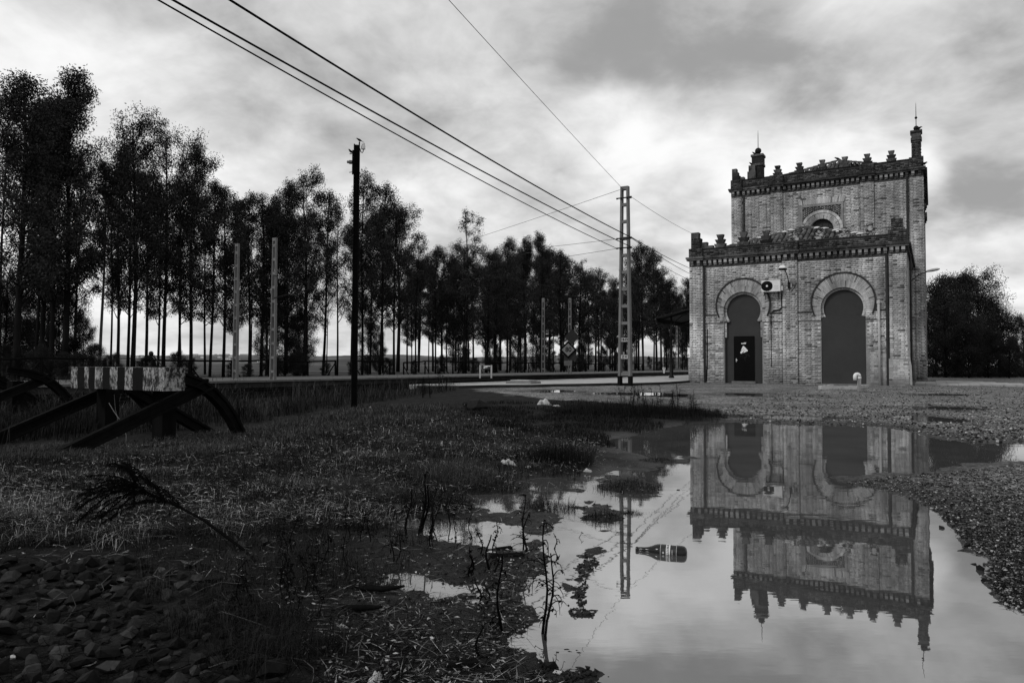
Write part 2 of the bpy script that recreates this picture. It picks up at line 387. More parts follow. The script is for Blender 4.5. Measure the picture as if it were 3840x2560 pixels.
for (x, y, rx, ry) in [(1385, 1180, 42, 20), (1350, 1168, 18, 8), (1440, 1112, 62, 22), (1530, 1058, 55, 5), (1585, 1052, 18, 3)]:
    c = gnd(x, y); ISL.append((c.x, c.y, (gnd(x + rx, y) - c).length, (gnd(x, y - ry) - c).length, 0.0))
STRIP = [gnd(1366, 1258), gnd(1352, 1300), gnd(1342, 1350), gnd(1328, 1408)]
GRAVEL = gp([(1060, 884), (1090, 900), (1220, 915), (1340, 921), (1480, 930), (1600, 943), (1650, 958), (1720, 968), (1820, 976), (1880, 1040), (1880, 1100), (2000, 1300), (2200, 1700), (2500, 2300), (5000, 2300), (5000, 872), (3000, 866), (2352, 866), (1583, 868), (1045, 876)], 0.08)
FARP = []     # shallow puddles in the yard: overview ellipse, water level
for (x, y, rx, ry) in [(1465, 904, 92, 2.6), (1265, 898, 62, 2.2), (1745, 906, 95, 3.0), (2165, 937, 80, 4.0), (2140, 962, 62, 8.5), (1830, 958.5, 110, 4.2), (1540, 909, 45, 1.8), (2160, 906, 60, 1.6)]:
    lv = 0.035 + 0.12 * float(sst(13, 27, np.array([gnd(x, y, .08).y]))[0]) - 0.004
    c = gnd(x, y, lv); n_, f_ = gnd(x, y + ry, lv), gnd(x, y - ry, lv)
    FARP.append((c.x, (n_.y + f_.y) / 2, (gnd(x + rx, y, lv) - gnd(x - rx, y, lv)).length / 2, (f_.y - n_.y) / 2, lv, n_))
def offs(x, y): return -(x * UV.x + y * UV.y)
def ground_fields(x, y):
    x = np.asarray(x, float); y = np.asarray(y, float)
    ns = fbm(x * 1.1, y * 1.1, 4); nf = fbm(x * 6.3 + 40, y * 6.3, 4, 0.55); nm = fbm(x * 2.6 - 11, y * 2.6 + 5, 3)
    sg = sdist(x, y, GRAVEL) + nm * 0.25 + ns * .3
    gravel = sst(0.25, -0.35, sg)
    base = 0.035 + 0.12 * sst(13, 27, y) + ns * 0.016 * sst(2, 6, y) * sst(60, 20, y)
    base = base + (1 - gravel) * (0.012 + 0.030 * np.clip(nm + 0.2, -0.6, 1.0) * sst(60, 25, y))
    near = (y < 16) & (np.abs(x) < 12)
    sd = np.full(x.shape, 9.0)
    xs, ys = x[near], y[near]
    nx = fbm(xs * 19 + 5, ys * 19 - 3, 3, .6) * .022
    s = sdist(xs, ys, PUD) + nm[near] * 0.10 + nf[near] * 0.05 + nx
    for p in POOLS: s = np.minimum(s, sdist(xs, ys, p) + nm[near] * 0.16 + nf[near] * 0.08 + nx + 0.01)
    for (cx, cy, rx, ry, ro) in ISL:
        q = np.sqrt(((xs - cx) / rx) ** 2 + ((ys - cy) / ry) ** 2); s = np.maximum(s, (1 - q) * min(rx, ry) + nf[near] * 0.09 + nx)
    for a, b in zip(STRIP[:-1], STRIP[1:]):
        ex, ey = b.x - a.x, b.y - a.y; t = np.clip(((xs - a.x) * ex + (ys - a.y) * ey) / (ex * ex + ey * ey), 0, 1)
        s = np.maximum(s, 0.012 - np.hypot(xs - a.x - ex * t, ys - a.y - ey * t) + nf[near] * 0.075 + nx * 1.6)
    sd[near] = s
    wet = sst(0.9, 0.0, sd)
    h = np.where(sd > 0, np.minimum(base, 0.004 + sd * 0.075 + 0.03 * sst(.3, 1.2, sd)), -np.minimum(0.14, -sd * 0.10))
    h = h + nf * 0.007 * sst(-0.5, 0.05, sd) * sst(30, 8, y) + np.clip(nm, 0, 1) * 0.010 * (sd > 0.05) * sst(30, 8, y)
    h = np.where((sd < -0.25), np.minimum(h, -0.02), h)
    for (cx, cy, rx, ry, lv, _) in FARP:
        m = (np.abs(x - cx) < rx * 2.2) & (np.abs(y - cy) < ry * 3 + 1)
        if not m.any(): continue
        q = np.sqrt(((x[m] - cx) / rx) ** 2 + ((y[m] - cy) / ry) ** 2) + ns[m] * 0.35 + nm[m] * .15
        hm = h[m]; k = sst(1.9, 1.0, q); hm = hm * (1 - k) + (lv + 0.004) * k; hm = np.where(q < 1, lv - 0.03 * (1 - q) * 2 - .002, hm); h[m] = hm
        wm = wet[m]; wet[m] = np.maximum(wm, sst(1.7, 0.9, q))
    o = offs(x, y)
    pit = sst(15.4, 16.2, o) * sst(24.2, 23.4, o) * (y < 400)
    h = h * (1 - pit) + (-0.16) * pit
    far = sst(26, 34, o) * sst(30, 60, y)
    h = h + far * (0.02 * ns)
    return h, gravel, wet, far, sd
def hgt(x, y): return ground_fields(np.array([x]), np.array([y]))[0][0]

def make_ground():
    inv = np.concatenate([np.linspace(1 / 0.7, 1 / 2.05, 40, endpoint=False), np.linspace(1 / 2.05, 1 / 60, 660, endpoint=False), np.linspace(1 / 60, 1 / 7000, 60)])
    ys = 1 / inv
    t = np.concatenate([np.linspace(-3.2, -0.84, 34, endpoint=False), np.linspace(-0.84, 0.84, 620, endpoint=False), np.linspace(0.84, 3.2, 35)])
    Y, T = np.meshgrid(ys, t, indexing='ij'); X = T * (Y + 0.5)
    h, g, wt, fr, sd_ = ground_fields(X.ravel(), Y.ravel())
    V = np.stack([X.ravel(), Y.ravel(), h], 1); nr, nc = Y.shape
    i = np.arange(nr * nc).reshape(nr, nc)
    F = np.stack([i[:-1, :-1].ravel(), i[:-1, 1:].ravel(), i[1:, 1:].ravel(), i[1:, :-1].ravel()], 1)
    me = npmesh('ground', V, F, M['ground'], True)
    for nme, a in (('gravel', g), ('wet', wt), ('far', fr)):
        at = me.attributes.new(nme, 'FLOAT', 'POINT'); at.data.foreach_set('value', a.astype(np.float32))
    o = link('ground', me); tag(o, kind='structure')
    o['label'] = 'wet soil and gravel yard with shallow hollows'
    return o
def _ground_mat():
    t = MT('ground'); p = t.pos()
    def at(n): a = t.nd('ShaderNodeAttribute'); a.attribute_name = n; return a.outputs['Fac']
    g, wt, fr = at('gravel'), at('wet'), at('far')
    big = t.noise(p, 0.7, 5, 0.6); mid = t.noise(p, 5, 6, 0.65); fine = t.noise(p, 42, 5, 0.7)
    soil = t.ma('MULTIPLY', t.rng(mid, 0.3, 0.7, 0.004, 0.017), t.rng(fine, 0.3, 0.7, 0.4, 1.7))
    sp = t.noise(p, 90, 2, 0.5); soil = t.ma('ADD', soil, t.ma('MULTIPLY', t.rng(sp, 0.66, 0.76, 0, 1), 0.05))
    v = t.nd('ShaderNodeTexVoronoi'); v.inputs['Scale'].default_value = 34; t.l.new(p, v.inputs['Vector'])
    sc = t.nd('ShaderNodeSeparateColor'); t.l.new(v.outputs['Color'], sc.inputs[0])
    v2 = t.nd('ShaderNodeTexVoronoi'); v2.inputs['Scale'].default_value = 13; t.l.new(p, v2.inputs['Vector'])
    sc2 = t.nd('ShaderNodeSeparateColor'); t.l.new(v2.outputs['Color'], sc2.inputs[0])
    gr = t.ma('MULTIPLY', t.ma('POWER', sc.outputs[0], 1.4), 0.30); gr = t.ma('ADD', gr, t.ma('MULTIPLY', t.ma('POWER', sc2.outputs[1], 3.0), 0.12)); gr = t.ma('ADD', gr, 0.035)
    gr = t.ma('MULTIPLY', gr, t.rng(big, 0.3, 0.72, 0.55, 1.35)); gr = t.ma('MULTIPLY', gr, t.rng(mid, 0.3, 0.7, 0.6, 1.3))
    gr = t.ma('MULTIPLY', gr, t.rng(v.outputs['Distance'], 0.0, 0.9, 1.15, 0.5))
    gr = t.ma('MULTIPLY', gr, t.rng(wt, 0, 1, 1.0, 0.26)); c = t.lerp(g, soil, gr)
    fl = t.noise(p, 0.02, 3, 0.6, (1, 4, 1)); fc = t.ma('MULTIPLY', t.rng(fl, 0.35, 0.65, 0.02, 0.07), t.rng(mid, 0.3, 0.7, 0.7, 1.3)); c = t.lerp(fr, c, fc)
    t.grey(c); t.rough(t.rng(wt, 0.2, 1, 0.95, 0.40), 0.08)
    hh = t.ma('ADD', t.ma('MULTIPLY', fine, 0.8), t.ma('ADD', t.ma('MULTIPLY', mid, 0.9), t.ma('MULTIPLY', t.ma('MULTIPLY', v.outputs['Distance'], -1.1), g)))
    t.bump(hh, 0.8, 0.018); return t.m
M['ground'] = _ground_mat()
def _water():
    t = MT('puddle_water'); p = t.pos()
    n = t.noise(p, 6.0, 3, 0.5, (0.5, 1.3, 1)); n2 = t.noise(p, 1.7, 2, 0.5, (0.6, 1.2, 1)); br = t.noise(p, 0.45, 3, 0.55)
    # silt below the surface
    s = t.noise(p, 1.1, 5, 0.6); t.grey(t.rng(s, 0.3, 0.7, 0.035, 0.065)); t.rough(0.015)
    t.b.inputs['IOR'].default_value = 5.0; t.b.inputs['Specular IOR Level'].default_value = 0.5
    t.bump(t.ma('MULTIPLY', t.ma('ADD', t.ma('MULTIPLY', n, 0.35), n2), t.rng(br, 0.35, 0.6, 0.25, 1.0)), 0.022, 0.05); return t.m
M['water'] = _water()
make_ground()
mb = MB(); mb.add([(-3.4, 1.0, 0), (13, 1.0, 0), (13, 13.4, 0), (-3.4, 13.4, 0)], [(0, 1, 2, 3)])
tag(mb.build('water', M['water']), 'still murky water of the large puddle mirroring the station', kind='structure')
for i, (cx, cy, rx, ry, lv, _) in enumerate(FARP):
    mb = MB(); k = 28
    mb.add([(cx + rx * 1.35 * math.cos(2 * math.pi * j / k), cy + ry * 1.35 * math.sin(2 * math.pi * j / k), lv) for j in range(k)], [tuple(range(k))])
    tag(mb.build('water', M['water']), 'shallow rain puddle on the gravel yard', kind='structure')
# ------------------------------------------------------------------ station building (local x along the front, y into the depth)
ZB = 0.12
st = empty('station_building', OB, -ANG, 'old brick railway station with battlements, horseshoe arches and a taller rear block', 'building')
LW, LZ, TV, TU0, TU1, TZ = 9.42, 6.30, 8.0, 0.15, 10.03, 11.52
A1, A2 = 2.545, 6.905
def arc(cx, cz, r, a0, a1, n): return [(cx + r * math.cos(math.radians(a0 + (a1 - a0) * i / n)), cz + r * math.sin(math.radians(a0 + (a1 - a0) * i / n))) for i in range(n + 1)]
def horseshoe(cu, cz, r, half, zi, zb, n=40):   # outline from the lower left round to the lower right
    a = math.degrees(math.asin((zi - cz) / r))
    return [(cu - half, zb), (cu - half, zi - 0.03)] + arc(cu, cz, r, 180 - a, a, n) + [(cu + half, zi - 0.03), (cu + half, zb)]
def holed_wall(name, u0, u1, z0, z1, v, holes, depth, mat, parent):
    bm = bmesh.new(); ed = []
    def loop(pts):
        vs = [bm.verts.new((p[0], v, p[1])) for p in pts]
        for i in range(len(vs)): ed.append(bm.edges.new((vs[i], vs[(i + 1) % len(vs)])))
        return vs
    loop([(u0, z0), (u1, z0), (u1, z1), (u0, z1)])
    for h in holes: loop(h)
    bmesh.ops.triangle_fill(bm, use_beauty=True, use_dissolve=False, edges=ed, normal=(0, -1, 0))
    for h in holes:
        a = [bm.verts.new((p[0], v, p[1])) for p in h]; b = [bm.verts.new((p[0], v + depth, p[1])) for p in h]
        for i in range(len(h) - 1):
            bm.faces.new((a[i], a[i + 1], b[i + 1], b[i]))
    me = bpy.data.meshes.new(name); bm.to_mesh(me); bm.free(); me.materials.append(mat)
    return link(name, me, parent)
H1 = horseshoe(A1, 3.62, 0.90, 0.885, 3.15, ZB + .02); H2 = horseshoe(A2, 3.60, 0.91, 0.905, 3.20, ZB + .02)
holed_wall('front_wall', 0.0, LW, 0.0, LZ, 0.0, [H1, H2], 0.30, M['mortar'], st)
WC, WZ = 5.085, 8.60
HW = [(WC - .565, 8.0)] + arc(WC, WZ, .60, 195, -15, 28) + [(WC + .565, 8.0)]
holed_wall('rear_block_front_wall', TU0, TU1, 0.0, TZ, TV, [HW], 0.3, M['mortar'], st)
mb = MB()
for a, b in (((0, 0), (0, TV)), ((LW, TV), (LW, 0))): mb.add([(a[0], a[1], 0), (b[0], b[1], 0), (b[0], b[1], LZ), (a[0], a[1], LZ)], [(0, 1, 2, 3)])
mb.add([(0.01, .01, 6.2), (LW - .01, .01, 6.2), (LW - .01, TV - .01, 6.2), (.01, TV - .01, 6.2)], [(0, 1, 2, 3)])
mb.build('side_walls', M['side_brick'], st)
mb = MB(); TD = TV + 9.5
for a, b in (((TU0, TV), (TU0, TD)), ((TU1, TD), (TU1, TV)), ((TU0, TD), (TU1, TD))): mb.add([(a[0], a[1], 0), (b[0], b[1], 0), (b[0], b[1], TZ), (a[0], a[1], TZ)], [(0, 1, 2, 3)])
mb.add([(TU0 + .01, TV + .01, 11.4), (TU1 - .01, TV + .01, 11.4), (TU1 - .01, TD - .01, 11.4), (TU0 + .01, TD - .01, 11.4)], [(0, 1, 2, 3)])
mb.build('rear_block_side_walls', M['side_brick'], st)

# --- bricks
CRS, JT = 0.0835, 0.013
FIELDS = {'brick': [], 'moss': []}            # boxes (u0,u1,v0,v1,z0,z1)
SINGLE = []
def brick_field(u0, u1, z0, z1, v, hole=None, kind='brick', axis='u', proud=0.012, gaps=0.0, seed=0, single=False):
    rr = random.Random(seed * 77 + int(u0 * 100)); nrow = int((z1 - z0) / CRS + 1e-6)
    for k in range(nrow):
        za = z0 + k * CRS + JT * .5; zt = za + CRS - JT
        u = u0 - (0.0 if k % 2 else 0.10) - rr.random() * .012; j = k
        while u < u1:
            ln = 0.268 if (j % 2 == 0) else 0.130
            ln *= 1 + (rr.random() - .5) * .08
            a, b = max(u, u0), min(u + ln, u1); u += ln + JT; j += 1
            if b - a < 0.045: continue
            cu, cz = (a + b) / 2, (za + zt) / 2
            if hole and (hole(cu, cz) or hole(a, cz) or hole(b, cz)): continue
            if gaps and rr.random() < gaps * (1 + 2 * math.sin(cu * 3.1 + cz * 2.2) * math.sin(cu * 1.3 - cz * 4.1)): continue
            pr = proud * (0.65 + 0.7 * rr.random()); dz = (rr.random() - .5) * .005
            if axis == 'u': bx = (a, b, v - pr, v + 0.004, za + dz, zt + dz)
            else: bx = (v - 0.004, v + pr, a, b, za + dz, zt + dz)
            if single: SINGLE.append(bx)
            else: FIELDS[kind].append(bx)
def out1(u, z):
    if z < 3.16 and abs(u - A1) < 0.90: return True
    return (u - A1) ** 2 + (z - 3.90) ** 2 < 1.25 ** 2 and z > 3.0 or (abs(u - A1) < 1.26 and 3.03 < z < 3.9)
def out2(u, z):
    if z < 3.22 and abs(u - A2) < 0.92: return True
    return (u - A2) ** 2 + (z - 3.84) ** 2 < 1.32 ** 2 and z > 3.0 or (abs(u - A2) < 1.32 and 3.03 < z < 3.84)
band = lambda z: 3.03 < z < 3.46
brick_field(0.645, 4.355, ZB, 1.75, 0, lambda u, z: out1(u, z), gaps=.08, seed=1)
brick_field(0.645, 4.355, 1.755, 5.83, 0, lambda u, z: out1(u, z) or band(z), seed=2)
brick_field(5.005, 7.80, ZB, 1.75, 0, lambda u, z: out2(u, z), gaps=.09, seed=3)
brick_field(5.005, 8.74, 1.755, 5.83, 0, lambda u, z: out2(u, z) or band(z) , seed=4)
brick_field(7.82, 8.74, ZB, 1.75, 0, lambda u, z: out2(u, z), gaps=.06, seed=5, single=True)
# pilasters (proud boxes) with bricks on the front and right sides
PIL = [(0.0, 0.645), (4.36, 5.0), (8.745, LW)]
for i, (a, b) in enumerate(PIL):
    mb = MB(); mb.box((a + (0.002 if i == 0 else 0), -0.115, 0.0), (b - (.002 if i == 2 else 0), -0.001, 5.90)); mb.build('pilaster', M['mortar'], st)
    brick_field(a + .004, b - .004, 1.32, 5.86, -0.115, seed=10 + i)
    brick_field(-0.113, -0.006, 1.32, 5.86, b, axis='v', seed=20 + i)
for i, (a, b) in ((0, (-0.05, 0.70)), (2, (8.70, LW + .06))):
    mb = MB(); mb.box((a, -0.175, 0.0), (b, -0.117, 1.30)); mb.box((a, -0.175, 1.30), (b, -0.117, 1.33)); mb.build('plinth', M['mortar'], st)
    brick_field(a + .004, b - .004, ZB, 1.31, -0.175, gaps=.06, seed=30 + i, single=(i == 2))
brick_field(4.364, 4.996, ZB, 1.32, -0.115, gaps=.09, seed=33)
# raised band beside the arches, string course, frieze
for a, b in ((0.65, A1 - 1.24), (A1 + 1.24, 4.355), (5.005, A2 - 1.30), (A2 + 1.30, 8.74)):
    mb = MB(); mb.box((a, -0.035, 3.05), (b, -0.001, 3.43)); mb.build('band', M['mortar'], st)
    brick_field(a + .004, b - .004, 3.055, 3.40, -0.035, seed=int(a * 10) + 40)
    mb = MB(); mb.box((a, -0.085, 3.43), (b, -0.001, 3.475)); mb.build('ledge', M['mortar_dark'], st)
# --- arches of voussoirs
def arch(name, cu, ci, ri, co, ro, v, n, a0, hood, mat, proud):
    root = MB()
    # backing ring
    ins, outs = [], []
    for i in range(61):
        th = math.radians(a0 + (180 - 2 * a0) * i / 60); d = (math.cos(th), math.sin(th))
        # from the inner centre to the outer circle
        k = co - ci; bb = d[1] * k; rad = bb + math.sqrt(max(0, bb * bb - k * k + ro * ro))
        ins.append((cu + d[0] * ri, ci + d[1] * ri)); outs.append((cu + d[0] * rad, ci + d[1] * rad))
    for i in range(60):
        p = [ins[i], outs[i], outs[i + 1], ins[i + 1]]
        root.add([(q[0], v - proud * .55, q[1]) for q in p], [(0, 1, 2, 3)])
    for i in range(60):
        root.add([(ins[i][0], v - proud * .55, ins[i][1]), (ins[i + 1][0], v - proud * .55, ins[i + 1][1]), (ins[i + 1][0], v + .1, ins[i + 1][1]), (ins[i][0], v + .1, ins[i][1])], [(0, 1, 2, 3)])
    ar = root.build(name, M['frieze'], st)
    for i in range(n):
        c = []
        for f, inner in ((0.11, 1), (0.89, 1), (0.89, 0), (0.11, 0)):
            th = math.radians(a0 + (180 - 2 * a0) * (i + f) / n); d = (math.cos(th), math.sin(th))
            k = co - ci; bb = d[1] * k; rad = bb + math.sqrt(max(0, bb * bb - k * k + ro * ro)) - .01
            r_ = ri + .004 if inner else rad; c.append((cu + d[0] * r_, ci + d[1] * r_))
        # two bricks deep: split at a varying radius
        f = 0.42 + 0.2 * ((i * 37) % 10) / 10
        m0 = tuple(c[0][j] + (c[3][j] - c[0][j]) * f for j in (0, 1)); m1 = tuple(c[1][j] + (c[2][j] - c[1][j]) * f for j in (0, 1))
        mb = MB(); pr = proud * (0.9 + .25 * R.random())
        g = .975
        q0 = tuple(c[0][j] + (m0[j] - c[0][j]) * g for j in (0, 1)); q1 = tuple(c[1][j] + (m1[j] - c[1][j]) * g for j in (0, 1))
        for quad in ((c[0], c[1], q1, q0), (m0, m1, c[2], c[3])):
            mb.hexa([(p[0], v - pr, p[1]) for p in quad] + [(p[0], v - proud * .3, p[1]) for p in quad])
        mb.build('voussoir', mat, ar)
    if hood:
        mb = MB()
        for i in range(60):
            def o(p, e):
                d = Vector((p[0] - cu, p[1] - co)).normalized(); return (p[0] + d.x * e, p[1] + d.y * e)
            a, b = outs[i], outs[i + 1]; a2, b2 = o(a, .065), o(b, .065)
            mb.hexa([(a[0], v - .085, a[1]), (b[0], v - .085, b[1]), (b[0], v - .001, b[1]), (a[0], v - .001, a[1]),
                     (a2[0], v - .085, a2[1]), (b2[0], v - .085, b2[1]), (b2[0], v - .001, b2[1]), (a2[0], v - .001, a2[1])])
        mb.build('hood_mould', M['mortar_dark'], ar)
    return ar
arch('arch', A1, 3.62, 0.90, 3.90, 1.22, 0, 78, -14, True, M['brick'], .05)
arch('arch', A2, 3.60, 0.91, 3.86, 1.275, 0, 84, -14, True, M['brick'], .05)
# feet of the arches: courses between band and reveal
for cu, e, r in ((A1, 1.24, .90), (A2, 1.30, .91)):
    for s in (-1, 1):
        a, b = sorted((cu + s * (r + .0), cu + s * e)); mb = MB(); mb.box((a, -0.04, 3.05), (b, -0.001, 3.46)); mb.build('springer', M['mortar'], st)
        brick_field(a + .003, b - .003, 3.055, 3.46, -0.04, seed=int(a * 31))
# inner rings (second order), set back
def inner_ring(cu, cz, r0, r1, v, n, a0):
    mb = MB(); bk = MB()
    for i in range(n):
        c = []
        for f, r_ in ((.07, r0), (.93, r0), (.93, r1), (.07, r1)):
            th = math.radians(a0 + (180 - 2 * a0) * (i + f) / n); c.append((cu + math.cos(th) * r_, cz + math.sin(th) * r_))
        mb.hexa([(p[0], v, p[1]) for p in c] + [(p[0], v + .10, p[1]) for p in c])
        c = []
        for f, r_ in ((0, r0 + .008), (1, r0 + .008), (1, r1), (0, r1)):
            th = math.radians(a0 + (180 - 2 * a0) * (i + f) / n); c.append((cu + math.cos(th) * r_, cz + math.sin(th) * r_))
        bk.hexa([(p[0], v + .012, p[1]) for p in c] + [(p[0], v + .10, p[1]) for p in c])
    o = bk.build('inner_ring', M['mortar'], st); k = mb.build('ring_bricks', M['brick'], o); tag(k, kind='stuff')
inner_ring(A1, 3.62, .79, .895, .10, 60, -36); inner_ring(A2, 3.60, .815, .905, .10, 64, -29)
# jamb piers of the left arch
for s in (-1, 1):
    a, b = sorted((A1 + s * .79, A1 + s * .883))
    mb = MB(); mb.box((a, .09, 2.34), (b, .22, 3.10)); a2, b2 = sorted((A1 + s * .66, A1 + s * .86)); mb.box((a2, .07, 3.10), (b2, .22, 3.17)); mb.build('jamb', M['mortar'], st)
    brick_field(a + .003, b - .003, 2.35, 3.09, .09, seed=60 + s)
# panels closing the arches
P1 = [(A1 - .884, ZB), (A1 - .884, 3.12), (A1 - .76, 3.15)] + arc(A1, 3.62, .893, 211, -31, 40) + [(A1 + .76, 3.15), (A1 + .884, 3.12), (A1 + .884, ZB)]
mb = MB(); mb.prism(P1[::-1], .2, .26); inf = mb.build('arch_infill', M['panel'], st)
P2 = [(A2 - .76, 3.22)] + arc(A2, 3.60, .90, 205, -25, 40) + [(A2 + .76, 3.22)]
mb = MB(); mb.prism(P2[::-1], .2, .26); mb.build('arch_infill', M['panel'], st)
mb = MB(); mb.box((A2 - .898, .035, ZB + .08), (A2 + .898, .09, 3.215)); mb.build('shutter', M['panel'], st, bevel=.006)
mb = MB(); mb.box((A2 - .93, -.03, ZB), (A2 + .93, .12, ZB + .085)); mb.build('sill', M['concrete'], st)
# door in the left arch
du0, du1, dz0, dz1 = 2.115, 2.99, 0.27, 2.365
mb = MB()
for a, b in (((du0 - .04, dz0), (du0, dz1 + .04)), ((du1, dz0), (du1 + .04, dz1 + .04)), ((du0, dz1), (du1, dz1 + .04))):
    mb.box((a[0], .155, a[1]), (b[0], .199, b[1]))
dr = MB(); dr.box((du0 + .002, .165, dz0), (du1 - .002, .199, dz1 - .002)); dr = dr.build('door', M['door'], st); mb.build('door_frame', M['door'], dr)
mb = MB(); mb.box((2.0, -.02, ZB), (3.1, .19, dz0 - .01)); mb.build('door_step', M['concrete'], st)
mb = MB(); mb.tube([(2.185, .165, 1.26), (2.185, .12, 1.26), (2.26, .12, 1.26)], .011, 6); mb.box((2.17, .155, 1.18), (2.20, .164, 1.34)); mb.build('handle', M['white_plastic'], dr)
# emblem on the door: a leaf-like arrow in three blades, and the lettering above it
def dpt(x, y):   # pixels of a close view (2740..2860 x 1270..1400 at 12.06) to door plane
    ox, oy = (2740 + x / 12.06) / OV, (1270 + y / 12.06) / OV; return onplane(ox, oy, .16)
EM = [[(575, 322), (600, 330), (775, 520), (780, 540), (760, 560), (580, 636), (568, 630), (640, 500), (655, 455), (600, 445), (615, 432), (490, 520), (470, 515), (545, 345)],
      [(630, 430), (650, 440), (640, 490), (520, 640), (490, 665), (455, 660), (435, 630), (450, 580), (480, 550)]]
mb = MB()
for i, pl in enumerate(EM): mb.prism([dpt(*p) for p in pl], .1605 - .001 * i, .1635)
mb.build('emblem', M['white'], dr)
me = text_mesh('adif', 0.135, M['white'], 0.001, 0.004); o = link('lettering', me, dr, loc=(dpt(585, 205)[0], .163, dpt(585, 205)[1])); o.rotation_euler = (math.pi / 2, 0, 0); o.scale = (1.15, .8, 1)
mb = MB()
for pl in ([(410, 790), (470, 830), (430, 740), (500, 820), (460, 710), (545, 810), (500, 690), (590, 800), (560, 670)], [(610, 680), (740, 740), (620, 690), (750, 800), (690, 700), (730, 620), (750, 690), (865, 810), (800, 690), (840, 630), (760, 660)], [(540, 855), (640, 830), (745, 830), (660, 840), (630, 910), (690, 1000)]):
    mb.tube([(dpt(*p)[0], .163, dpt(*p)[1]) for p in pl], .006, 3)
mb.build('scrawl', simple('faded_spray_paint', .03, .7, .2), dr)

# --- cornices, dentils, parapets, merlons
DENT = {}
def dentil_mesh():
    mb = MB(); mb.box((-.07, -.17, .075), (.07, -.001, .23)); mb.box((-.06, -.10, 0), (.06, -.001, .066)); mb.box((-.05, -.05, .0), (.05, -.001, .07))
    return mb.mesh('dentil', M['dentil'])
DM = dentil_mesh()
def cornice(u0, u1, zf, v, pil, depth_left=True):
    """frieze line, dentils, cornice slabs and parapet of one front; zf is the frieze line"""
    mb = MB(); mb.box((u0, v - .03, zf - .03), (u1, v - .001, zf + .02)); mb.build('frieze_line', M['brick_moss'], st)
    edges = sorted([u0] + [e for p in pil for e in p] + [u1])
    spans = [(a, b, any(abs(a - p[0]) < 1e-6 for p in pil)) for a, b in zip(edges[:-1], edges[1:]) if b - a > .05]
    for a, b, ispil in spans:
        off = -.115 if ispil else 0.0
        n = max(2, round((b - a - .04) / .25)); step = (b - a) / n
        for k in range(n):
            o = link('dentil', DM, st, loc=(a + step * (k + .5), v + off, zf + .06)); o.scale = (1, 1, 1 + .06 * R.random())
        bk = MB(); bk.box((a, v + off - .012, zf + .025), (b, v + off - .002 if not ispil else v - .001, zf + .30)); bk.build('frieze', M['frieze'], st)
        e = .0 if ispil else .0
        mb = MB(); p = .20 - off; mb.box((a - (.09 if ispil else -.09 if a > u0 else .16), v - p, zf + .295), (b + (.09 if ispil else -.09 if b < u1 else .16), v - .001, zf + .375))
        mb.box((a - (.12 if ispil else -.12 if a > u0 else .2), v - p - .05, zf + .378), (b + (.12 if ispil else -.12 if b < u1 else .2), v - .001, zf + .46)); mb.build('cornice', M['brick_moss'], st)
    return spans
cornice(0.0, LW, 5.85, 0.0, PIL)
TPIL = [(TU0, .73), (2.39, 3.025), (7.06, 7.70), (9.40, TU1)]
for i, (a, b) in enumerate(TPIL):
    mb = MB(); mb.box((a + (0.002 if i == 0 else 0), TV - 0.10, 0.0), (b - (.002 if i == 3 else 0), TV - 0.001, 10.99)); mb.build('pilaster', M['mortar'], st)
    brick_field(a + .004, b - .004, (6.6 if i < 3 else 0.25), 10.93, TV - .10, seed=70 + i)
    brick_field(TV - 0.098, TV - 0.006, 6.6, 10.93, b, axis='v', seed=80 + i)
mb = MB(); mb.box((9.38, TV - .16, 0), (TU1 + .06, TV - .102, 1.35)); mb.build('plinth', M['mortar'], st); brick_field(9.45, TU1 + .055, .25, 1.34, TV - .16, seed=85)
def wout(u, z): return (abs(u - WC) < 1.0 and z < 9.9) or (abs(u - WC) < 1.11 and z < 10.06) or (abs(u - WC) < 1.16 + (z - 10.05) * .15 and 10.0 < z < 10.38)
for i, (a, b) in enumerate(((.73, 2.39), (3.025, 7.06), (7.70, 9.40))): brick_field(a + .004, b - .004, 6.6, 10.93, TV, wout, seed=90 + i)
cornice(TU0, TU1, 10.95, TV, TPIL)
# parapets: box + brick face
def parapet(u0, u1, v, z0, z1, blocks, th=.32):
    mb = MB(); mb.box((u0, v - .02, z0), (u1, v + th, z1)); mb.build('parapet', M['mortar_dark'], st); brick_field(u0 + .01, u1 - .01, z0, z1 - .05, v - .02, kind='moss', seed=int(z0 * 10))
    mb = MB(); mb.box((u0 + .01, v - .055, z1 - .002), (u1 - .01, v + th + .03, z1 + .035)); mb.build('coping', M['brick_moss'], st)
    for (a, b, zt) in blocks:
        mb = MB(); mb.box((a, v - .15, z0), (b, v - .022, zt)); mb.box((a, v - .15, zt), (b, v + th + .005, zt + .02)) ; mb.build('parapet_block', M['mortar_dark'], st); brick_field(a + .01, b - .01, z0, zt, v - .15, kind='moss', seed=int(a * 9) + 3)
parapet(0.0, LW, 0.0, 6.312, 6.72, [(-.02, .645, 6.74), (4.31, 5.05, 6.74), (8.72, LW + .02, 6.86)])
parapet(TU0, TU1, TV, 11.412, 11.92, [(TU0 - .02, .75, 11.94), (2.34, 3.07, 11.94), (7.02, 7.74, 11.94), (9.38, TU1 + .02, 11.97)])
for (a, b, z0, z1, m) in (((0.02, .34), (.3, TV - .01), 6.31, 6.74, 0), ((LW - .30, .34), (LW - .02, TV - .01), 6.31, 6.74, 0), ((TU0 + .02, TV + .34), (TU0 + .3, TD), 11.41, 11.93, 0), ((TU1 - .3, TV + .34), (TU1 - .02, TD), 11.41, 11.93, 0), ((TU0 + .31, TD - .3), (TU1 - .31, TD), 11.41, 11.93, 0)):
    mb = MB(); mb.box((a[0], a[1], z0), (b[0], b[1], z1)); mb.build('side_parapet', M['brick_moss'], st)
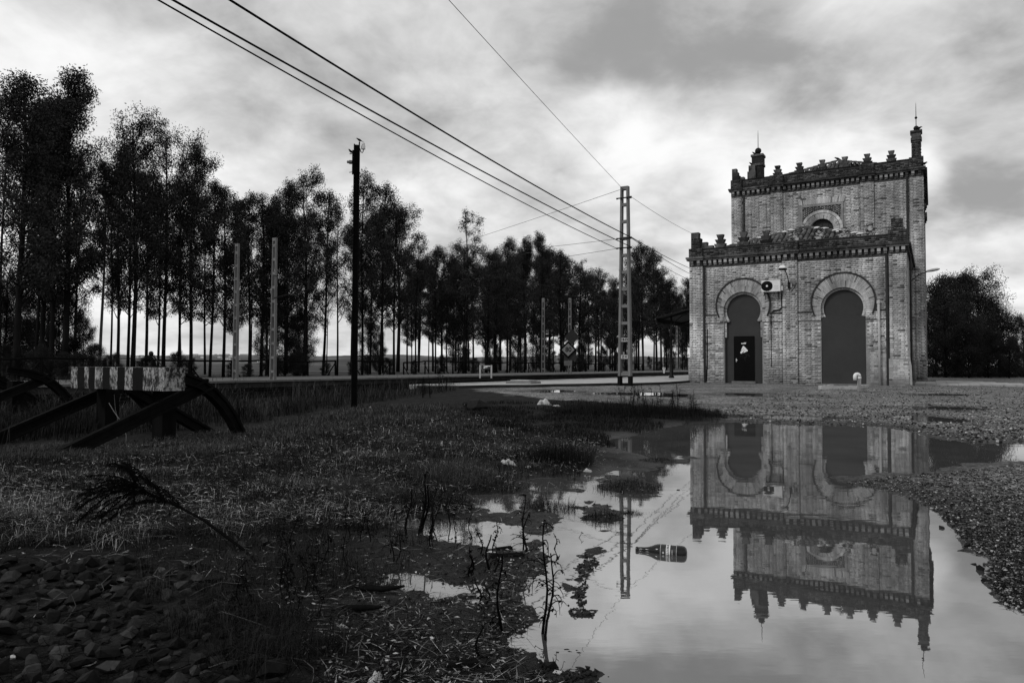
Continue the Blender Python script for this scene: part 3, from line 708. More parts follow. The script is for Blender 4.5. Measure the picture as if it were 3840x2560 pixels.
mb = MB(); mb.box((TU1 + .003, TV + .0, 11.25), (TU1 + .18, TD, 11.41)); mb.box((TU1 + .003, TV - .0, 11.13), (TU1 + .10, TD, 11.247)); mb.build('side_cornice', M['brick_moss'], st)
mb = MB(); mb.box((LW + .003, .0, 6.15), (LW + .18, TV - .12, 6.31)); mb.box((LW + .003, 0, 6.02), (LW + .09, TV - .12, 6.147)); mb.build('side_cornice', M['brick_moss'], st)
def _lime():
    t = MT('limewashed_brick'); p = t.pos(); n = t.noise(p, 5, 6, 0.75, (1, 1, 2.2)); f = t.rng(n, .47, .55, 0, 1, True); k = t.noise(p, 30, 3, .6)
    t.grey(t.ma('MULTIPLY', t.lerp(f, 0.022, .40), t.rng(k, .3, .7, .7, 1.2))); t.rough(.9, .1); t.bump(n, .6, .02); return t.m
M['lime'] = _lime()
def merlon_mesh(mat, broken=0):
    mb = MB(); tiers = [(0, .17, .20, .275), (.173, .36, .14, .235), (.363, .59, .085, .165)]
    for i, (z0, z1, w0, w1) in enumerate(tiers):
        if broken and i == 2: z1 = .48; w1 = .12
        j = lambda: (R.random() - .5) * .018
        a, b, c, d = -w0 + j(), w0 + j(), w1 + j(), -w1 + j()
        zc = z1 + j() * .6
        mb.hexa([(a, -.13, z0), (b, -.13, z0), (b, .13, z0), (a, .13, z0), (d, -.14, zc), (c, -.14, zc + j() * .5), (c, .14, zc), (d, .14, zc)])
    return mb.mesh('merlon', mat)
MM = [merlon_mesh(M['brick_moss']), merlon_mesh(M['brick_moss']), merlon_mesh(M['lime'], 1), merlon_mesh(M['lime'])]
def merlon(u, v, z, k, s=1.0, rz=0.0):
    o = link('merlon', MM[k], st, loc=(u, v + .14, z)); o.scale = (s * (.97 + .06 * R.random()), 1, s); o.rotation_euler = (0, (R.random() - .5) * .05, rz)
for u, k, s in ((1.47, 0, 1.06), (2.57, 1, 1.08), (3.61, 0, 1.04), (4.84, 2, 1.0), (5.98, 3, .85), (6.98, 2, .95), (8.0, 3, .88)): merlon(u, 0, 6.752, k, s)
for i, u in enumerate((2.74, 3.92, 5.11, 6.27, 7.39, 8.55)): merlon(u, TV, 11.952, i % 2, .98)
def steps(name, prof, v0, v1, mat):
    mb = MB()
    for (a, b, z0, z1) in prof: mb.hexa([(a, v0, z0), (b, v0, z0), (b, v1, z0), (a, v1, z0), (a, v0, z1), (b + .02, v0, z1), (b + .02, v1, z1), (a, v1, z1)])
    mb.build(name, mat, st)
steps('corner_merlon', [(.06, .50, 6.762, 7.02), (.06, .52, 7.023, 7.27), (.06, .42, 7.273, 7.57)], -.02, .34, M['brick_moss'])
brick_field(.07, .48, 6.77, 7.2, -.02, kind='moss', seed=301)
steps('broken_merlon', [(.56, 1.12, 6.757, 6.88), (.58, .83, 6.883, 7.06)], .02, .30, M['brick_moss'])
steps('corner_merlon', [(.18, .62, 11.962, 12.22), (.18, .52, 12.223, 12.44), (.18, .43, 12.443, 12.66), (.66, .86, 11.962, 12.12)], TV - .02, TV + .34, M['brick_moss'])
mb = MB(); mb.box((8.84, -.10, 6.885), (9.31, .30, 7.43)); mb.build('parapet_stub', M['lime'], st); brick_field(8.85, 9.30, 6.89, 7.40, -.10, kind='moss', seed=302)

# --- pinnacles with balls and rods
def pinnacle(u, v, z0, z1, z2, w, ball_r, zb_, rod_top, knob, mat):
    mb = MB(); h = w / 2
    mb.box((u - h, v - h, z0), (u + h, v + h, z1)); mb.box((u - h - .05, v - h - .05, z1 + .003), (u + h + .05, v + h + .05, z1 + .16)); mb.box((u - h - .02, v - h - .02, z1 + .163), (u + h + .02, v + h + .02, z2 - .14)); mb.box((u - h - .07, v - h - .07, z2 - .137), (u + h + .07, v + h + .07, z2))
    p = mb.build('pinnacle', mat, st, bevel=.015)
    mb = MB(); mb.lathe([(.03, z2 + .001), (.10, z2 + .002), (.06, z2 + .06)] + [(max(.012, ball_r * math.sin(math.pi * i / 10)), zb_ - ball_r * math.cos(math.pi * i / 10)) for i in range(1, 10)] + [(.02, zb_ + ball_r)], 14, (u, v, 0)); mb.build('ball', M['dark_iron'], p, smooth=True)
    mb = MB(); mb.tube([(u, v, zb_ + ball_r - .01), (u, v, rod_top - .3), (u, v, rod_top)], [.022, .016, .006], 6); mb.build('rod', M['dark_iron'], p)
    if knob:
        mb = MB(); mb.lathe([(.012, knob - .08), (.035, knob - .06), (.075, knob), (.035, knob + .06), (.012, knob + .08)], 10, (u, v, 0)); mb.build('knob', M['dark_iron'], p)
    return p
pr1 = onplane(1741.5, 370, 9.6)
sc9 = 1.0
z_at = lambda oy, v: onplane(1741.5, oy, v)[1]
pinnacle(pr1[0], 9.6, 11.45, z_at(382, 9.6) - .05, z_at(357, 9.6), .60, .19, z_at(347, 9.6), z_at(300, 9.6), 0, M['brick_moss'])
mb = MB(); mb.box((pr1[0] - .55, 9.15, 11.45), (pr1[0] - .08, 9.29, z_at(392, 9.2))); mb.box((pr1[0] - .48, 9.16, z_at(392, 9.2) + .002), (pr1[0] - .10, 9.28, z_at(378, 9.2))); mb.build('pinnacle_stub', M['brick_moss'], st)
pinnacle(9.73, TV + .22, 11.99, 12.90, 13.44, .42, .13, 13.60, 14.98, 14.16, M['brick_moss'])
brick_field(9.50, 9.96, 12.0, 12.88, TV - .0, kind='moss', seed=303)
# corbelled window hoods on the right side of the rear block, seen edge on
for z in (10.44, 9.62, 8.92):
    mb = MB()
    for k, (p, h0, h1) in enumerate(((.14, -.02, .22), (.10, -.13, -.023), (.05, -.23, -.133))): mb.box((TU1 + .003, TV + .5, z + h0), (TU1 + p, TV + 1.9, z + h1))
    mb.build('window_hood', M['brick_moss'], st)

# --- rear block window with its framed horseshoe arch
mb = MB()
for a, b in (((WC - 1.10, 8.0), (WC - 1.0, 10.05)), ((WC + 1.0, 8.0), (WC + 1.10, 10.05)), ((WC - .998, 9.92), (WC + .998, 10.05))): mb.box((a[0], TV - .05, a[1]), (b[0], TV - .001, b[1]))
fr = mb.build('window_surround', M['mortar'], st)
mb = MB(); mb.box((WC - .998, TV - .012, 8.0), (WC - .62, TV - .0005, 9.918)); mb.box((WC + .62, TV - .012, 8.0), (WC + .998, TV - .0005, 9.918)); mb.box((WC - .62, TV - .012, 9.25), (WC + .62, TV - .0005, 9.918)); mb.build('spandrel', M['mortar_dark'], fr)
mb = MB()
for k in range(22):
    for j in range(18):
        u = WC - .97 + k * .0925; z = 8.1 + j * .104 + (k % 2) * .052
        if (u - WC) ** 2 + (z - WZ) ** 2 < 1.13 ** 2 or z > 9.88: continue
        mb.box((u - .028, TV - .024, z - .03), (u + .028, TV - .01, z + .03))
tag(mb.build('lattice_bricks', M['dentil'], fr), kind='stuff')
arch('arch', WC, WZ, .60, WZ, .93, TV, 60, -12, False, M['brick'], .05)
mb = MB()
for i in range(40):
    a, b = (math.radians(-12 + 204 * (i + e) / 40) for e in (0, 1)); q = [(WC + r * math.cos(t), WZ + r * math.sin(t)) for r, t in ((.94, a), (.94, b), (1.09, b), (1.09, a))]
    mb.hexa([(p[0], TV - .07, p[1]) for p in q] + [(p[0], TV - .001, p[1]) for p in q])
mb.build('outer_ring', M['brick'], fr)
for k in range(40):
    x0 = WC - 1.16 + 2.32 * k / 40; x1 = WC - 1.16 + 2.32 * (k + .86) / 40; sp = 1.05
    mb = MB(); t0, t1 = WC + (x0 - WC) * sp, WC + (x1 - WC) * sp; zt = 10.34 + .04 * R.random()
    mb.hexa([(x0, TV - .045, 10.06), (x1, TV - .045, 10.06), (x1, TV - .001, 10.06), (x0, TV - .001, 10.06), (t0, TV - .045, zt), (t1, TV - .045, zt), (t1, TV - .001, zt), (t0, TV - .001, zt)]); mb.build('lintel_brick', M['brick'], fr)
mb = MB(); mb.prism([(WC - .57, 8.0)] + arc(WC, WZ, .60, 195, -15, 28) + [(WC + .57, 8.0)], TV + .2, TV + .24); wn_ = mb.build('window', M['panel'], st)
mb = MB()
for u in (-.3, 0, .3): mb.box((WC + u - .02, TV + .17, 8.0), (WC + u + .02, TV + .199, WZ + math.sqrt(.36 - u * u) - .02))
for z in (8.3, 8.72): mb.box((WC - .56, TV + .172, z), (WC + .56, TV + .1985, z + .04))
mb.build('glazing_bars', M['pipe_iron'], wn_)

# --- brick meshes: one joined part for the many, single bricks for the nearest
def boxes_mesh(name, bx, mat):
    a = np.array(bx); n = len(a)
    c = np.empty((n, 8, 3))
    for i, (x, y, z) in enumerate([(0, 2, 4), (1, 2, 4), (1, 3, 4), (0, 3, 4), (0, 2, 5), (1, 2, 5), (1, 3, 5), (0, 3, 5)]): c[:, i, 0] = a[:, x]; c[:, i, 1] = a[:, y]; c[:, i, 2] = a[:, z]
    c += rng.uniform(-.002, .002, c.shape)
    f = np.array([(4, 5, 6, 7), (0, 3, 2, 1), (0, 1, 5, 4), (1, 2, 6, 5), (3, 0, 4, 7), (2, 3, 7, 6)])
    F = (f[None] + (np.arange(n) * 8)[:, None, None]).reshape(-1, 4)
    return npmesh(name, c.reshape(-1, 3), F, mat)
SINGLE.sort(key=lambda b: (OB + UV * b[0] + BV * b[2]).y)
for b in SINGLE[300:]: FIELDS['brick'].append(b)
SINGLE = SINGLE[:300]
tag(link('brickwork', boxes_mesh('brickwork', FIELDS['brick'], M['brick']), st), kind='stuff')
tag(link('mossy_brickwork', boxes_mesh('mossy_brickwork', FIELDS['moss'], M['brick_moss']), st), kind='stuff')
BM_ = []
for k in range(4):
    mb = MB(); j = lambda: (R.random() - .5) * .06
    mb.hexa([(0 + abs(j()) * .3, 0 + abs(j()) * 1.5, j()), (1, abs(j()) * 1.5, j()), (1, 1, 0), (0, 1, 0), (0, abs(j()) * 1.5, 1 + j()), (1 - abs(j()) * .3, abs(j()) * 1.5, 1 + j()), (1, 1, 1), (0, 1, 1)]); BM_.append(mb.mesh('brick', M['brick']))
for i, b in enumerate(SINGLE):
    o = link('brick', BM_[i % 4], st, loc=(b[0], b[2], b[4])); o.scale = (b[1] - b[0], b[3] - b[2], b[5] - b[4])

# --- roofs of barrel tiles
def tile_mesh():
    mb = MB(); n = 7; L_ = .46
    for s, r in ((0, .105), (L_, .085)): mb.v += [(r * math.cos(math.pi * j / n), s, r * math.sin(math.pi * j / n)) for j in range(n + 1)]
    mb.f += [(j, j + 1, n + 2 + j, n + 1 + j) for j in range(n)]; mb.m += [0] * n
    # thickness at the open lower end
    b = len(mb.v); mb.v += [(.085 * math.cos(math.pi * j / n), 0, .085 * math.sin(math.pi * j / n)) for j in range(n + 1)]
    mb.f += [(b + j, b + j + 1, j + 1, j) for j in range(n)]; mb.m += [0] * n
    me = mb.mesh('roof_tile', M['roof_tile'], True); return me
TM = tile_mesh()
def hip_roof(u0, u1, v0, v1, z0, cu, cv, zp, vis_v, tile_cols, umin, umax, beds=True):
    mb = MB(); p = [(u0, v0, z0), (u1, v0, z0), (u1, v1, z0), (u0, v1, z0), (cu, cv, zp)]
    mb.add(p, [(0, 1, 4), (1, 2, 4), (2, 3, 4), (3, 0, 4)]); rf = mb.build('roof', M['mortar_dark'], st)
    sl = (zp - z0) / (cv - v0); an = math.atan(sl)
    k = 0; u = umin
    while u < umax:
        v = vis_v
        while v < cv - .12:
            t = (v - v0) / (cv - v0); a, b = u0 + (cu - u0) * t, u1 + (cu - u1) * t
            if a + .1 < u < b - .1:
                o = link('roof_tile', TM, rf, loc=(u + (R.random() - .5) * .03, v, z0 + sl * (v - v0) + .025 + .012 * R.random())); o.rotation_euler = (an + .05 * R.random(), 0, (R.random() - .5) * .08); k += 1
            v += .40 * math.cos(an)
        u += tile_cols
    for (ex, ey) in ((u0, v0), (u1, v0)):      # ridge tiles bedded in white mortar
        a = Vector((ex, ey, z0)); b = Vector((cu, cv, zp)); n = int((b - a).length / .40)
        for i in range(n // 4, n):
            q = a + (b - a) * (i / n); d = (b - a).normalized(); o = link('ridge_tile', TM, rf, loc=q + Vector((0, 0, .07))); o.rotation_euler = d.to_track_quat('Y', 'Z').to_euler(); o.scale = (1.2, 1, 1.2)
            if beds and i % 3 != 1:
                m2 = MB(); w_ = .09 + .05 * R.random(); m2.lathe([(.03, -.05), (w_, -.04), (w_ * .9, .03), (.04, .07)], 7); o = m2.build('mortar_bed', M['mortar_white'], rf, loc=q + Vector(((R.random() - .5) * .1, -.06, .13))); o.scale = (1.7, 1, .8)
    return rf
hip_roof(.36, LW - .36, .36, 7.6, 6.45, 4.85, 3.95, 7.98, 1.5, .235, 1.8, 8.0)
hip_roof(TU0 + .4, TU1 - .4, TV + .4, TV + 9.0, 11.5, 5.45, TV + 4.6, 13.45, TV + 2.6, .235, 3.2, 8.2, False)
# --- drainpipes
def drain(u, v, z0, z1, r=.05):
    mb = MB(); mb.tube([(u, v, z0), (u, v, z1)], r, 10); k = z0 + .4
    while k < z1: mb.tube([(u, v, k), (u, v, k + .07)], r + .012, 10); k += 1.6
    mb.build('drainpipe', M['pipe_iron'], st)
drain(.715, -.065, ZB, 5.8, .058); drain(8.66, -.065, ZB, 5.8, .06); drain(.86, TV - .06, 7.0, 10.92); drain(9.28, TV - .06, 6.6, 10.92, .055); drain(LW + .10, 1.6, ZB, 6.0, .045)
mb = MB(); mb.tube([(.84, -.02, 5.6), (.84, -.02, 2.75)], .008, 5); mb.tube([(.85, -.025, 2.75), (.85, -.025, 1.2), (.78, -.03, .2)], .022, 6); mb.build('cable', M['black'], st)
mb = MB(); mb.tube([(4.32, -.04, 4.35), (4.32, -.04, 3.72), (4.22, -.05, 3.60), (3.95, -.05, 3.56), (3.84, -.05, 3.46), (3.83, -.05, 2.95)], .03, 7); mb.tube([(3.83, -.03, 2.95), (3.83, -.03, .95)], .016, 5); mb.build('conduit', M['dark_iron'], st)
mb = MB(); mb.tube([(LW + .02, -.06, 5.2), (LW + .03, -.06, 1.4), (LW + .08, -.2, 1.1), (LW + .10, -.2, .2)], .02, 6); mb.tube([(LW + .05, -.03, 3.0), (LW + .055, -.03, 1.4), (LW + .12, -.19, 1.0), (LW + .14, -.19, .2)], .018, 6); mb.build('cable', M['pvc'], st)
# ------------------------------------------------------------------ things on and beside the station
def bthing(name, u, v, z, label, cat, group=None): return empty(name, bl(u, v, z), -ANG, label, cat, group)
ac = bthing('air_conditioner', 3.91, -.30, 4.42, 'white air conditioner unit bolted to the station front beside the smaller arch', 'air conditioner')
mb = MB(); mb.box((-.42, -.14, 0), (.42, .14, .54)); mb.box((.421, -.05, .04), (.50, .13, .26)); mb.build('casing', M['white_plastic'], ac, bevel=.012)
mb = MB()
for k in range(9): mb.lathe([(.028 * k + .02, -.162), (.028 * k + .026, -.162)], 26, (-.17, 0, .27), 'y') if False else None
gx, gz = -.17, .27
ring = [(gx + .245 * max(-1, min(1, 1.06 * math.cos(2 * math.pi * j / 32))), gz + .235 * math.sin(2 * math.pi * j / 32)) for j in range(32)]
mb.prism(ring, -.152, -.142); gr = mb.build('fan_grille', M['black'], ac)
mb = MB()
for j in range(28):
    a = 2 * math.pi * j / 28; mb.tube([(gx + .05 * math.cos(a), -.157, gz + .05 * math.sin(a)), (gx + .225 * math.cos(a + .15), -.157, gz + .225 * math.sin(a + .15))], .0035, 3)
for r_ in (.09, .14, .19, .228): mb.tube([(gx + r_ * math.cos(2 * math.pi * j / 24), -.156, gz + r_ * math.sin(2 * math.pi * j / 24)) for j in range(25)], .003, 3)
mb.build('grille_wires', M['dark_iron'], gr)
mb = MB(); mb.lathe([(.04, -.17), (.05, -.16), (.05, -.153)], 14, (gx, 0, gz), 'y'); mb.build('hub', M['white_plastic'], gr)
mb = MB()
for z in (.10, .17, .24): mb.box((.14, -.1425, z), (.34, -.140, z + .012))
mb.build('louvre', simple('plastic_shadow_groove', .3, .6), ac)
mb = MB()
for u in (-.3, .3): mb.box((u - .02, -.16, -.035), (u + .02, .30, -.003)); mb.hexa([(u - .015, -.10, -.036), (u + .015, -.10, -.036), (u + .015, -.06, -.036), (u - .015, -.06, -.036), (u - .015, .26, -.34), (u + .015, .26, -.34), (u + .015, .30, -.34), (u - .015, .30, -.34)])
mb.build('bracket', M['dark_iron'], ac)
wl = bthing('wall_lamp', 4.66, -.12, 4.70, 'street lamp on a curved arm fixed to the middle pilaster of the station', 'lamp')
mb = MB(); mb.tube([(0, -.05, .05), (-.01, -.18, .25), (-.04, -.36, .50), (-.10, -.55, .66), (-.14, -.62, .70)], .022, 7); mb.build('arm', M['dark_iron'], wl)
mb = MB(); mb.hexa([(-.32, -.92, .70), (.02, -.92, .70), (.03, -.56, .70), (-.30, -.56, .70), (-.24, -.86, .86), (-.05, -.86, .86), (-.05, -.60, .84), (-.22, -.60, .84)]); mb.build('lamp_head', M['white_plastic'], wl, bevel=.03)
mb = MB(); mb.hexa([(-.27, -.88, .63), (-.02, -.88, .63), (-.01, -.60, .64), (-.26, -.60, .64), (-.31, -.91, .698), (.01, -.91, .698), (.02, -.57, .698), (-.29, -.57, .698)]); mb.build('diffuser', M['black'], wl)
mb = MB(); mb.box((-.05, -.09, -.12), (.06, 0, .14)); mb.build('junction_box', M['dark_iron'], wl)
mb = MB(); mb.box((-.115, -.07, -.16), (-.045, 0, -.06)); mb.box((.07, -.06, -.10), (.13, 0, .08)); mb.build('small_box', M['pvc'], wl)
mb = MB(); mb.tube([(0, -.02, -.12), (0.02, -.03, -.26), (.10, -.03, -.28), (.16, -.02, -.18), (.22, -.02, -.14), (.27, -.02, -.02)], .012, 5); mb.build('cable', M['black'], wl)
sl_ = bthing('wall_lamp', LW + .02, 4.3, 5.05, 'street lamp on a long straight arm at the side wall of the station', 'lamp')
mb = MB(); mb.tube([(0, 0, -.05), (.10, -.1, .10), (.38, -.2, .30), (.72, -.25, .42)], .022, 6); mb.build('arm', M['dark_iron'], sl_)
mb = MB(); mb.lathe([(.02, -.02), (.09, .05), (.13, .25), (.12, .45), (.05, .56)], 10, (0, 0, 0), 'x'); o = mb.build('lamp_head', M['pvc'], sl_, loc=(.68, -.25, .44), smooth=True); o.scale = (1, 1, .55); o.rotation_euler = (0, -.15, 0)
vp = bthing('vent_pipe', 8.33, -.14, ZB, 'tall grey plastic vent pipe standing against the station wall by the shutter', 'pipe')
mb = MB(); mb.tube([(.02, 0, 0), (0, 0, 3.60)], .052, 12); mb.build('pipe', M['pvc'], vp, smooth=True)
mb = MB()
for z in (2.2, 2.85): mb.tube([(.005, 0, z), (.005, 0, z + .06)], .060, 12)
mb.build('coupling', M['pvc'], vp)
mb = MB()
for k in range(3): mb.lathe([(.05, 3.60 + .05 * k), (.078, 3.605 + .05 * k), (.078, 3.63 + .05 * k), (.05, 3.635 + .05 * k)], 12)
mb.build('cap', M['white_plastic'], vp)
# concrete pit kerb with a goose-neck vent in front of the shutter
pk = empty('concrete_pit', (0, 0, 0), 0, 'low crumbling concrete kerb round a pit in front of the shutter', 'kerb')
c0, c1, c2 = gnd(1886, 893, .16), gnd(1972, 893, .16), gnd(1997, 888.5, .16); dd = (c2 - c1); c3 = c0 + dd * .9
def kerb(a, b, w=.12, h=.11):
    d = (b - a).normalized(); n = Vector((-d.y, d.x, 0)) * w; mb = MB(); k = 9
    for i in range(k):
        p, q = a + (b - a) * (i / k), a + (b - a) * ((i + .985) / k); z0 = p.z - .08; t0 = p.z + h + (R.random() - .5) * .02
        mb.hexa([(p.x, p.y, z0), (q.x, q.y, z0), (q.x + n.x, q.y + n.y, z0), (p.x + n.x, p.y + n.y, z0), (p.x, p.y, t0), (q.x, q.y, t0 + (R.random() - .5) * .012), (q.x + n.x, q.y + n.y, t0), (p.x + n.x, p.y + n.y, t0)])
    mb.build('kerb', M['concrete_pale'], pk)
kerb(c0, c1); kerb(c1 + dd.normalized() * .13, c2); kerb(c0 + (c3 - c0).normalized() * .13, c3)
gv = empty('gooseneck_vent', gnd(1973.5, 889, .27), 0, 'white goose-neck vent pipe standing on the concrete pit kerb', 'pipe')
pts = [(0, 0, -.15), (0, 0, .37)] + [(-.075 + .075 * math.cos(a), -.02, .37 + .075 * math.sin(a)) for a in [math.pi * i / 8 for i in range(1, 9)]] + [(-.15, -.03, .24)]
mb = MB(); mb.tube(pts, [.062] * 2 + [.064] * 9, 12); mb.build('pipe', M['white_plastic'], gv, smooth=True)
mb = MB(); mb.tube([(0, 0, .28), (0, 0, .36)], .07, 12); mb.build('coupling', M['white_plastic'], gv, smooth=True)
# canopy on the platform side
cp = bthing('platform_canopy', -2.4, 5.0, 0, 'dark platform canopy on iron posts beside the station', 'canopy')
o0 = onplane(2457 / OV, 1190 / OV, 4.6); o1 = onplane(2590 / OV, 1154 / OV, 4.6)
def cy(u): return o0[1] + (o1[1] - o0[1]) * (u - o0[0]) / (o1[0] - o0[0])
mb = MB(); ua, ub = o0[0] + 2.4, 2.38
mb.hexa([(ua, -.4, cy(o0[0]) - .07), (ub, -.4, cy(-.02) - .07), (ub, 17, cy(-.02) - .07), (ua, 17, cy(o0[0]) - .07), (ua, -.4, cy(o0[0])), (ub, -.4, cy(-.02)), (ub, 17, cy(-.02)), (ua, 17, cy(o0[0]))]); mb.build('roof', M['dark_iron'], cp)
mb = MB(); mb.box((ua + .02, -.36, cy(o0[0]) - .30), (ua + .06, 16.9, cy(o0[0]) - .075)); mb.build('valance', M['dark_iron'], cp)
pb = onplane(2516 / OV, 1415 / OV, 5.0)
for k in range(4):
    v = .1 + k * 4.2; up = pb[0] + 2.4; zt = cy(pb[0]) - .10
    mb = MB(); mb.lathe([(.16, .28), (.16, .34), (.11, .40), (.105, .95), (.075, 1.05), (.07, 1.4), (.08, 1.43), (.065, 1.5), (.055, zt - 1.2), (.08, zt - 1.15), (.055, zt - 1.08), (.055, zt)], 12, (up, v, 0)); mb.build('post', M['dark_iron'], cp, smooth=True)
    mb = MB()
    for s in (-1, 1): mb.tube([(up, v, zt - 1.1)] + [(up + s * 1.0 * (1 - math.cos(a)), v, zt - 1.1 + (1.0 + s * .2) * math.sin(a)) for a in (.4, .8, 1.2, 1.5)], .03, 5)
    mb.tube([(ua + .05, v, cy(o0[0]) - .12), (ub - .05, v, cy(-.02) - .12)], .045, 5); mb.build('bracket', M['dark_iron'], cp)
# ------------------------------------------------------------------ birds
def bird_mesh():
    mb = MB(); prof = [(-.10, .035, .004), (-.088, .033, .014), (-.07, .030, .024), (-.05, .012, .030), (-.02, -.004, .040), (.02, -.015, .043), (.055, -.026, .030), (.085, -.040, .016), (.13, -.062, .013), (.175, -.082, .010)]
    b = 0; n = 8
    for i, (x, z, r) in enumerate(prof):
        for j in range(n): a = 2 * math.pi * j / n; mb.v.append((x, r * math.cos(a) * (1.0 if i < 8 else 1.4), .09 + z + r * math.sin(a) * (1.0 if i < 8 else .3)))
    for i in range(len(prof) - 1):
        for j in range(n): mb.f.append((i * n + j, i * n + (j + 1) % n, (i + 1) * n + (j + 1) % n, (i + 1) * n + j)); mb.m.append(0)
    mb.f.append(tuple(range(n))); mb.m.append(0); q = (len(prof) - 1) * n; mb.f.append(tuple(q + j for j in range(n - 1, -1, -1))); mb.m.append(0)
    return mb.mesh('body', M['black'], True)
BMe = bird_mesh()
mb = MB(); mb.add([(-.098, .008, .128), (-.098, -.008, .128), (-.098, 0, .118), (-.135, 0, .118)], [(0, 1, 3), (1, 2, 3), (2, 0, 3)]); BKe = mb.mesh('beak', M['dark_iron'])
mb = MB(); mb.tube([(.0, .015, .05), (.01, .015, 0)], .004, 4); mb.tube([(.0, -.015, .05), (.01, -.015, 0)], .004, 4); LGe = mb.mesh('legs', M['dark_iron'])
def bird(p, rz, s, label):
    e = empty('bird', p, rz, label, 'bird', 'birds perched on the station and post'); e.scale = (s, s, s)
    link('body', BMe, e); link('beak', BKe, e); link('legs', LGe, e)
pk_ = onplane(1906, 371, TV + 4.6)
bird(bl(5.45, TV + 4.6, 13.56), -.3, 1.7, 'small dark bird perched on the peak of the rear block roof')
bird(bl(6.66, TV + .12, 11.955), .3, 1.35, 'small dark bird on the rear block parapet close by a merlon')
bird(bl(6.88, TV + .12, 11.955), .2, 1.2, 'small dark bird on the bare stretch of the rear block parapet')
bird(bl(pr1[0] - .34, 9.22, z_at(378, 9.2)), .4, 1.35, 'small dark bird on the broken stub beside the left pinnacle')
bird(bl(pr1[0] - .2, 9.5, z_at(357, 9.6)), .2, 1.5, 'dark bird standing at the foot of the left pinnacle ball')
bird(bl(TU1 + .06, TV - .15, 11.44), math.pi + .2, 1.7, 'dark bird perched on the end of the rear block cornice')
bird(bl(9.85, TV + .2, 13.44), math.pi, 1.7, 'dark bird pressed against the ball of the right pinnacle')
# ------------------------------------------------------------------ railway
def rigid_text(s, size, mat, parent, loc, rot, bold=.003, sc=(1, 1, 1)):
    o = link('lettering', text_mesh(s, size, mat, .001, bold), parent, loc=loc); o.rotation_euler = rot; o.scale = sc; return o
def ladder_post(loc, h, w0, w1, dpt_, label, group=None, rungs=.70, first=.35, feet=False, plates=()):
    e = empty('catenary_post', loc, -ANG, label, 'post', group)
    lw = .105 * w0 / .56; 
    for s in (-1, 1):
        mb = MB(); a0, a1 = s * w0 / 2, s * w1 / 2
        z0 = -.25
        x = sorted((a0, a0 - s * lw)); y = sorted((a1, a1 - s * lw * .8))
        mb.hexa([(x[0], -dpt_ / 2, z0), (x[1], -dpt_ / 2, z0), (x[1], dpt_ / 2, z0), (x[0], dpt_ / 2, z0), (y[0], -dpt_ * .38, h), (y[1], -dpt_ * .38, h), (y[1], dpt_ * .38, h), (y[0], dpt_ * .38, h)])
        mb.build('leg', M['concrete'], e, bevel=.008)
        if feet:
            mb = MB(); x = sorted((a0 + s * .006, a0 - s * (lw + .006))); mb.box((x[0], -dpt_ / 2 - .006, -.2), (x[1], dpt_ / 2 + .006, first - .01)); mb.build('painted_foot', M['black'], e)
    z = first
    while z < h - .2:
        t = z / h; w = (w0 + (w1 - w0) * t) / 2 - lw * (1 - .2 * t) + .01
        mb = MB(); mb.box((-w, -dpt_ * .30, z), (w, dpt_ * .30, z + .12)); mb.build('rung', M['concrete'], e); z += rungs
    mb = MB(); w = w1 / 2; mb.box((-w, -dpt_ * .37, h - .13), (w, dpt_ * .37, h + .01)); mb.build('rung', M['concrete'], e)
    for (z, s) in plates:
        t = z / h; w = (w0 + (w1 - w0) * t) / 2 - lw + .015
        mb = MB(); mb.box((-w, -dpt_ * .30 - .012, z - .005), (w, -dpt_ * .30 - .001, z + .155)); p = mb.build('number_plate', M['concrete_pale'], e)
        rigid_text(s, .14, M['black'], p, (0, -dpt_ * .30 - .014, z + .075), (math.pi / 2, 0, 0), .006)
    return e
PYL = dep(1436, 882, 29.4); PYL.z = .245
pyl = ladder_post(PYL, 8.13, .56, .34, .26, 'tall pale concrete ladder post with black feet and number plates on the platform', feet=True, first=.32, plates=((1.72 + .0, '18-D'), (1.02, 'Z 4')))
mb = MB()
for z in (5.95, 5.55, 7.62): mb.box((-.26, -.16, z), (.26, -.132, z + .05)); mb.tube([(.26, -.14, z + .02), (.34, -.14, z + .02)], .05, 7); mb.tube([(-.26, -.14, z + .02), (-.32, -.14, z + .02)], .035, 7)
mb.build('insulator', M['dark_iron'], pyl)
for i, (ox, oty, Y, lab) in enumerate([(540.5, 560, 33.7, 'concrete catenary post without plates, first on the far platform by the buffer stop'), (627, 547, 31.6, 'concrete catenary post carrying brackets, next to the first on the far platform'), (1247.5, 685, 58.8, 'slim concrete catenary post beside the speed sign post on the far platform'), (1309, 685, 59.2, 'slim concrete catenary post behind the diamond speed sign'), (1555, 748, 97, 'distant concrete catenary post seen under the station canopy')]):
    b = dep(ox, 860, Y); t = dep(ox, oty, Y); b.z = .30
    e = ladder_post(b, t.z - .30, .31, .22, .15, lab, 'concrete catenary posts', rungs=.62, first=.30)
    if i in (1, 3):
        mb = MB(); mb.tube([(.1, -.1, 3.6), (1.6, 1.0, 4.1)], .02, 5); mb.tube([(.1, -.1, 4.6), (1.6, 1.0, 4.2)], .016, 5); mb.tube([(1.3, .8, 4.0), (1.3, .8, 4.5)], .06, 6); mb.build('bracket', M['dark_iron'], e)
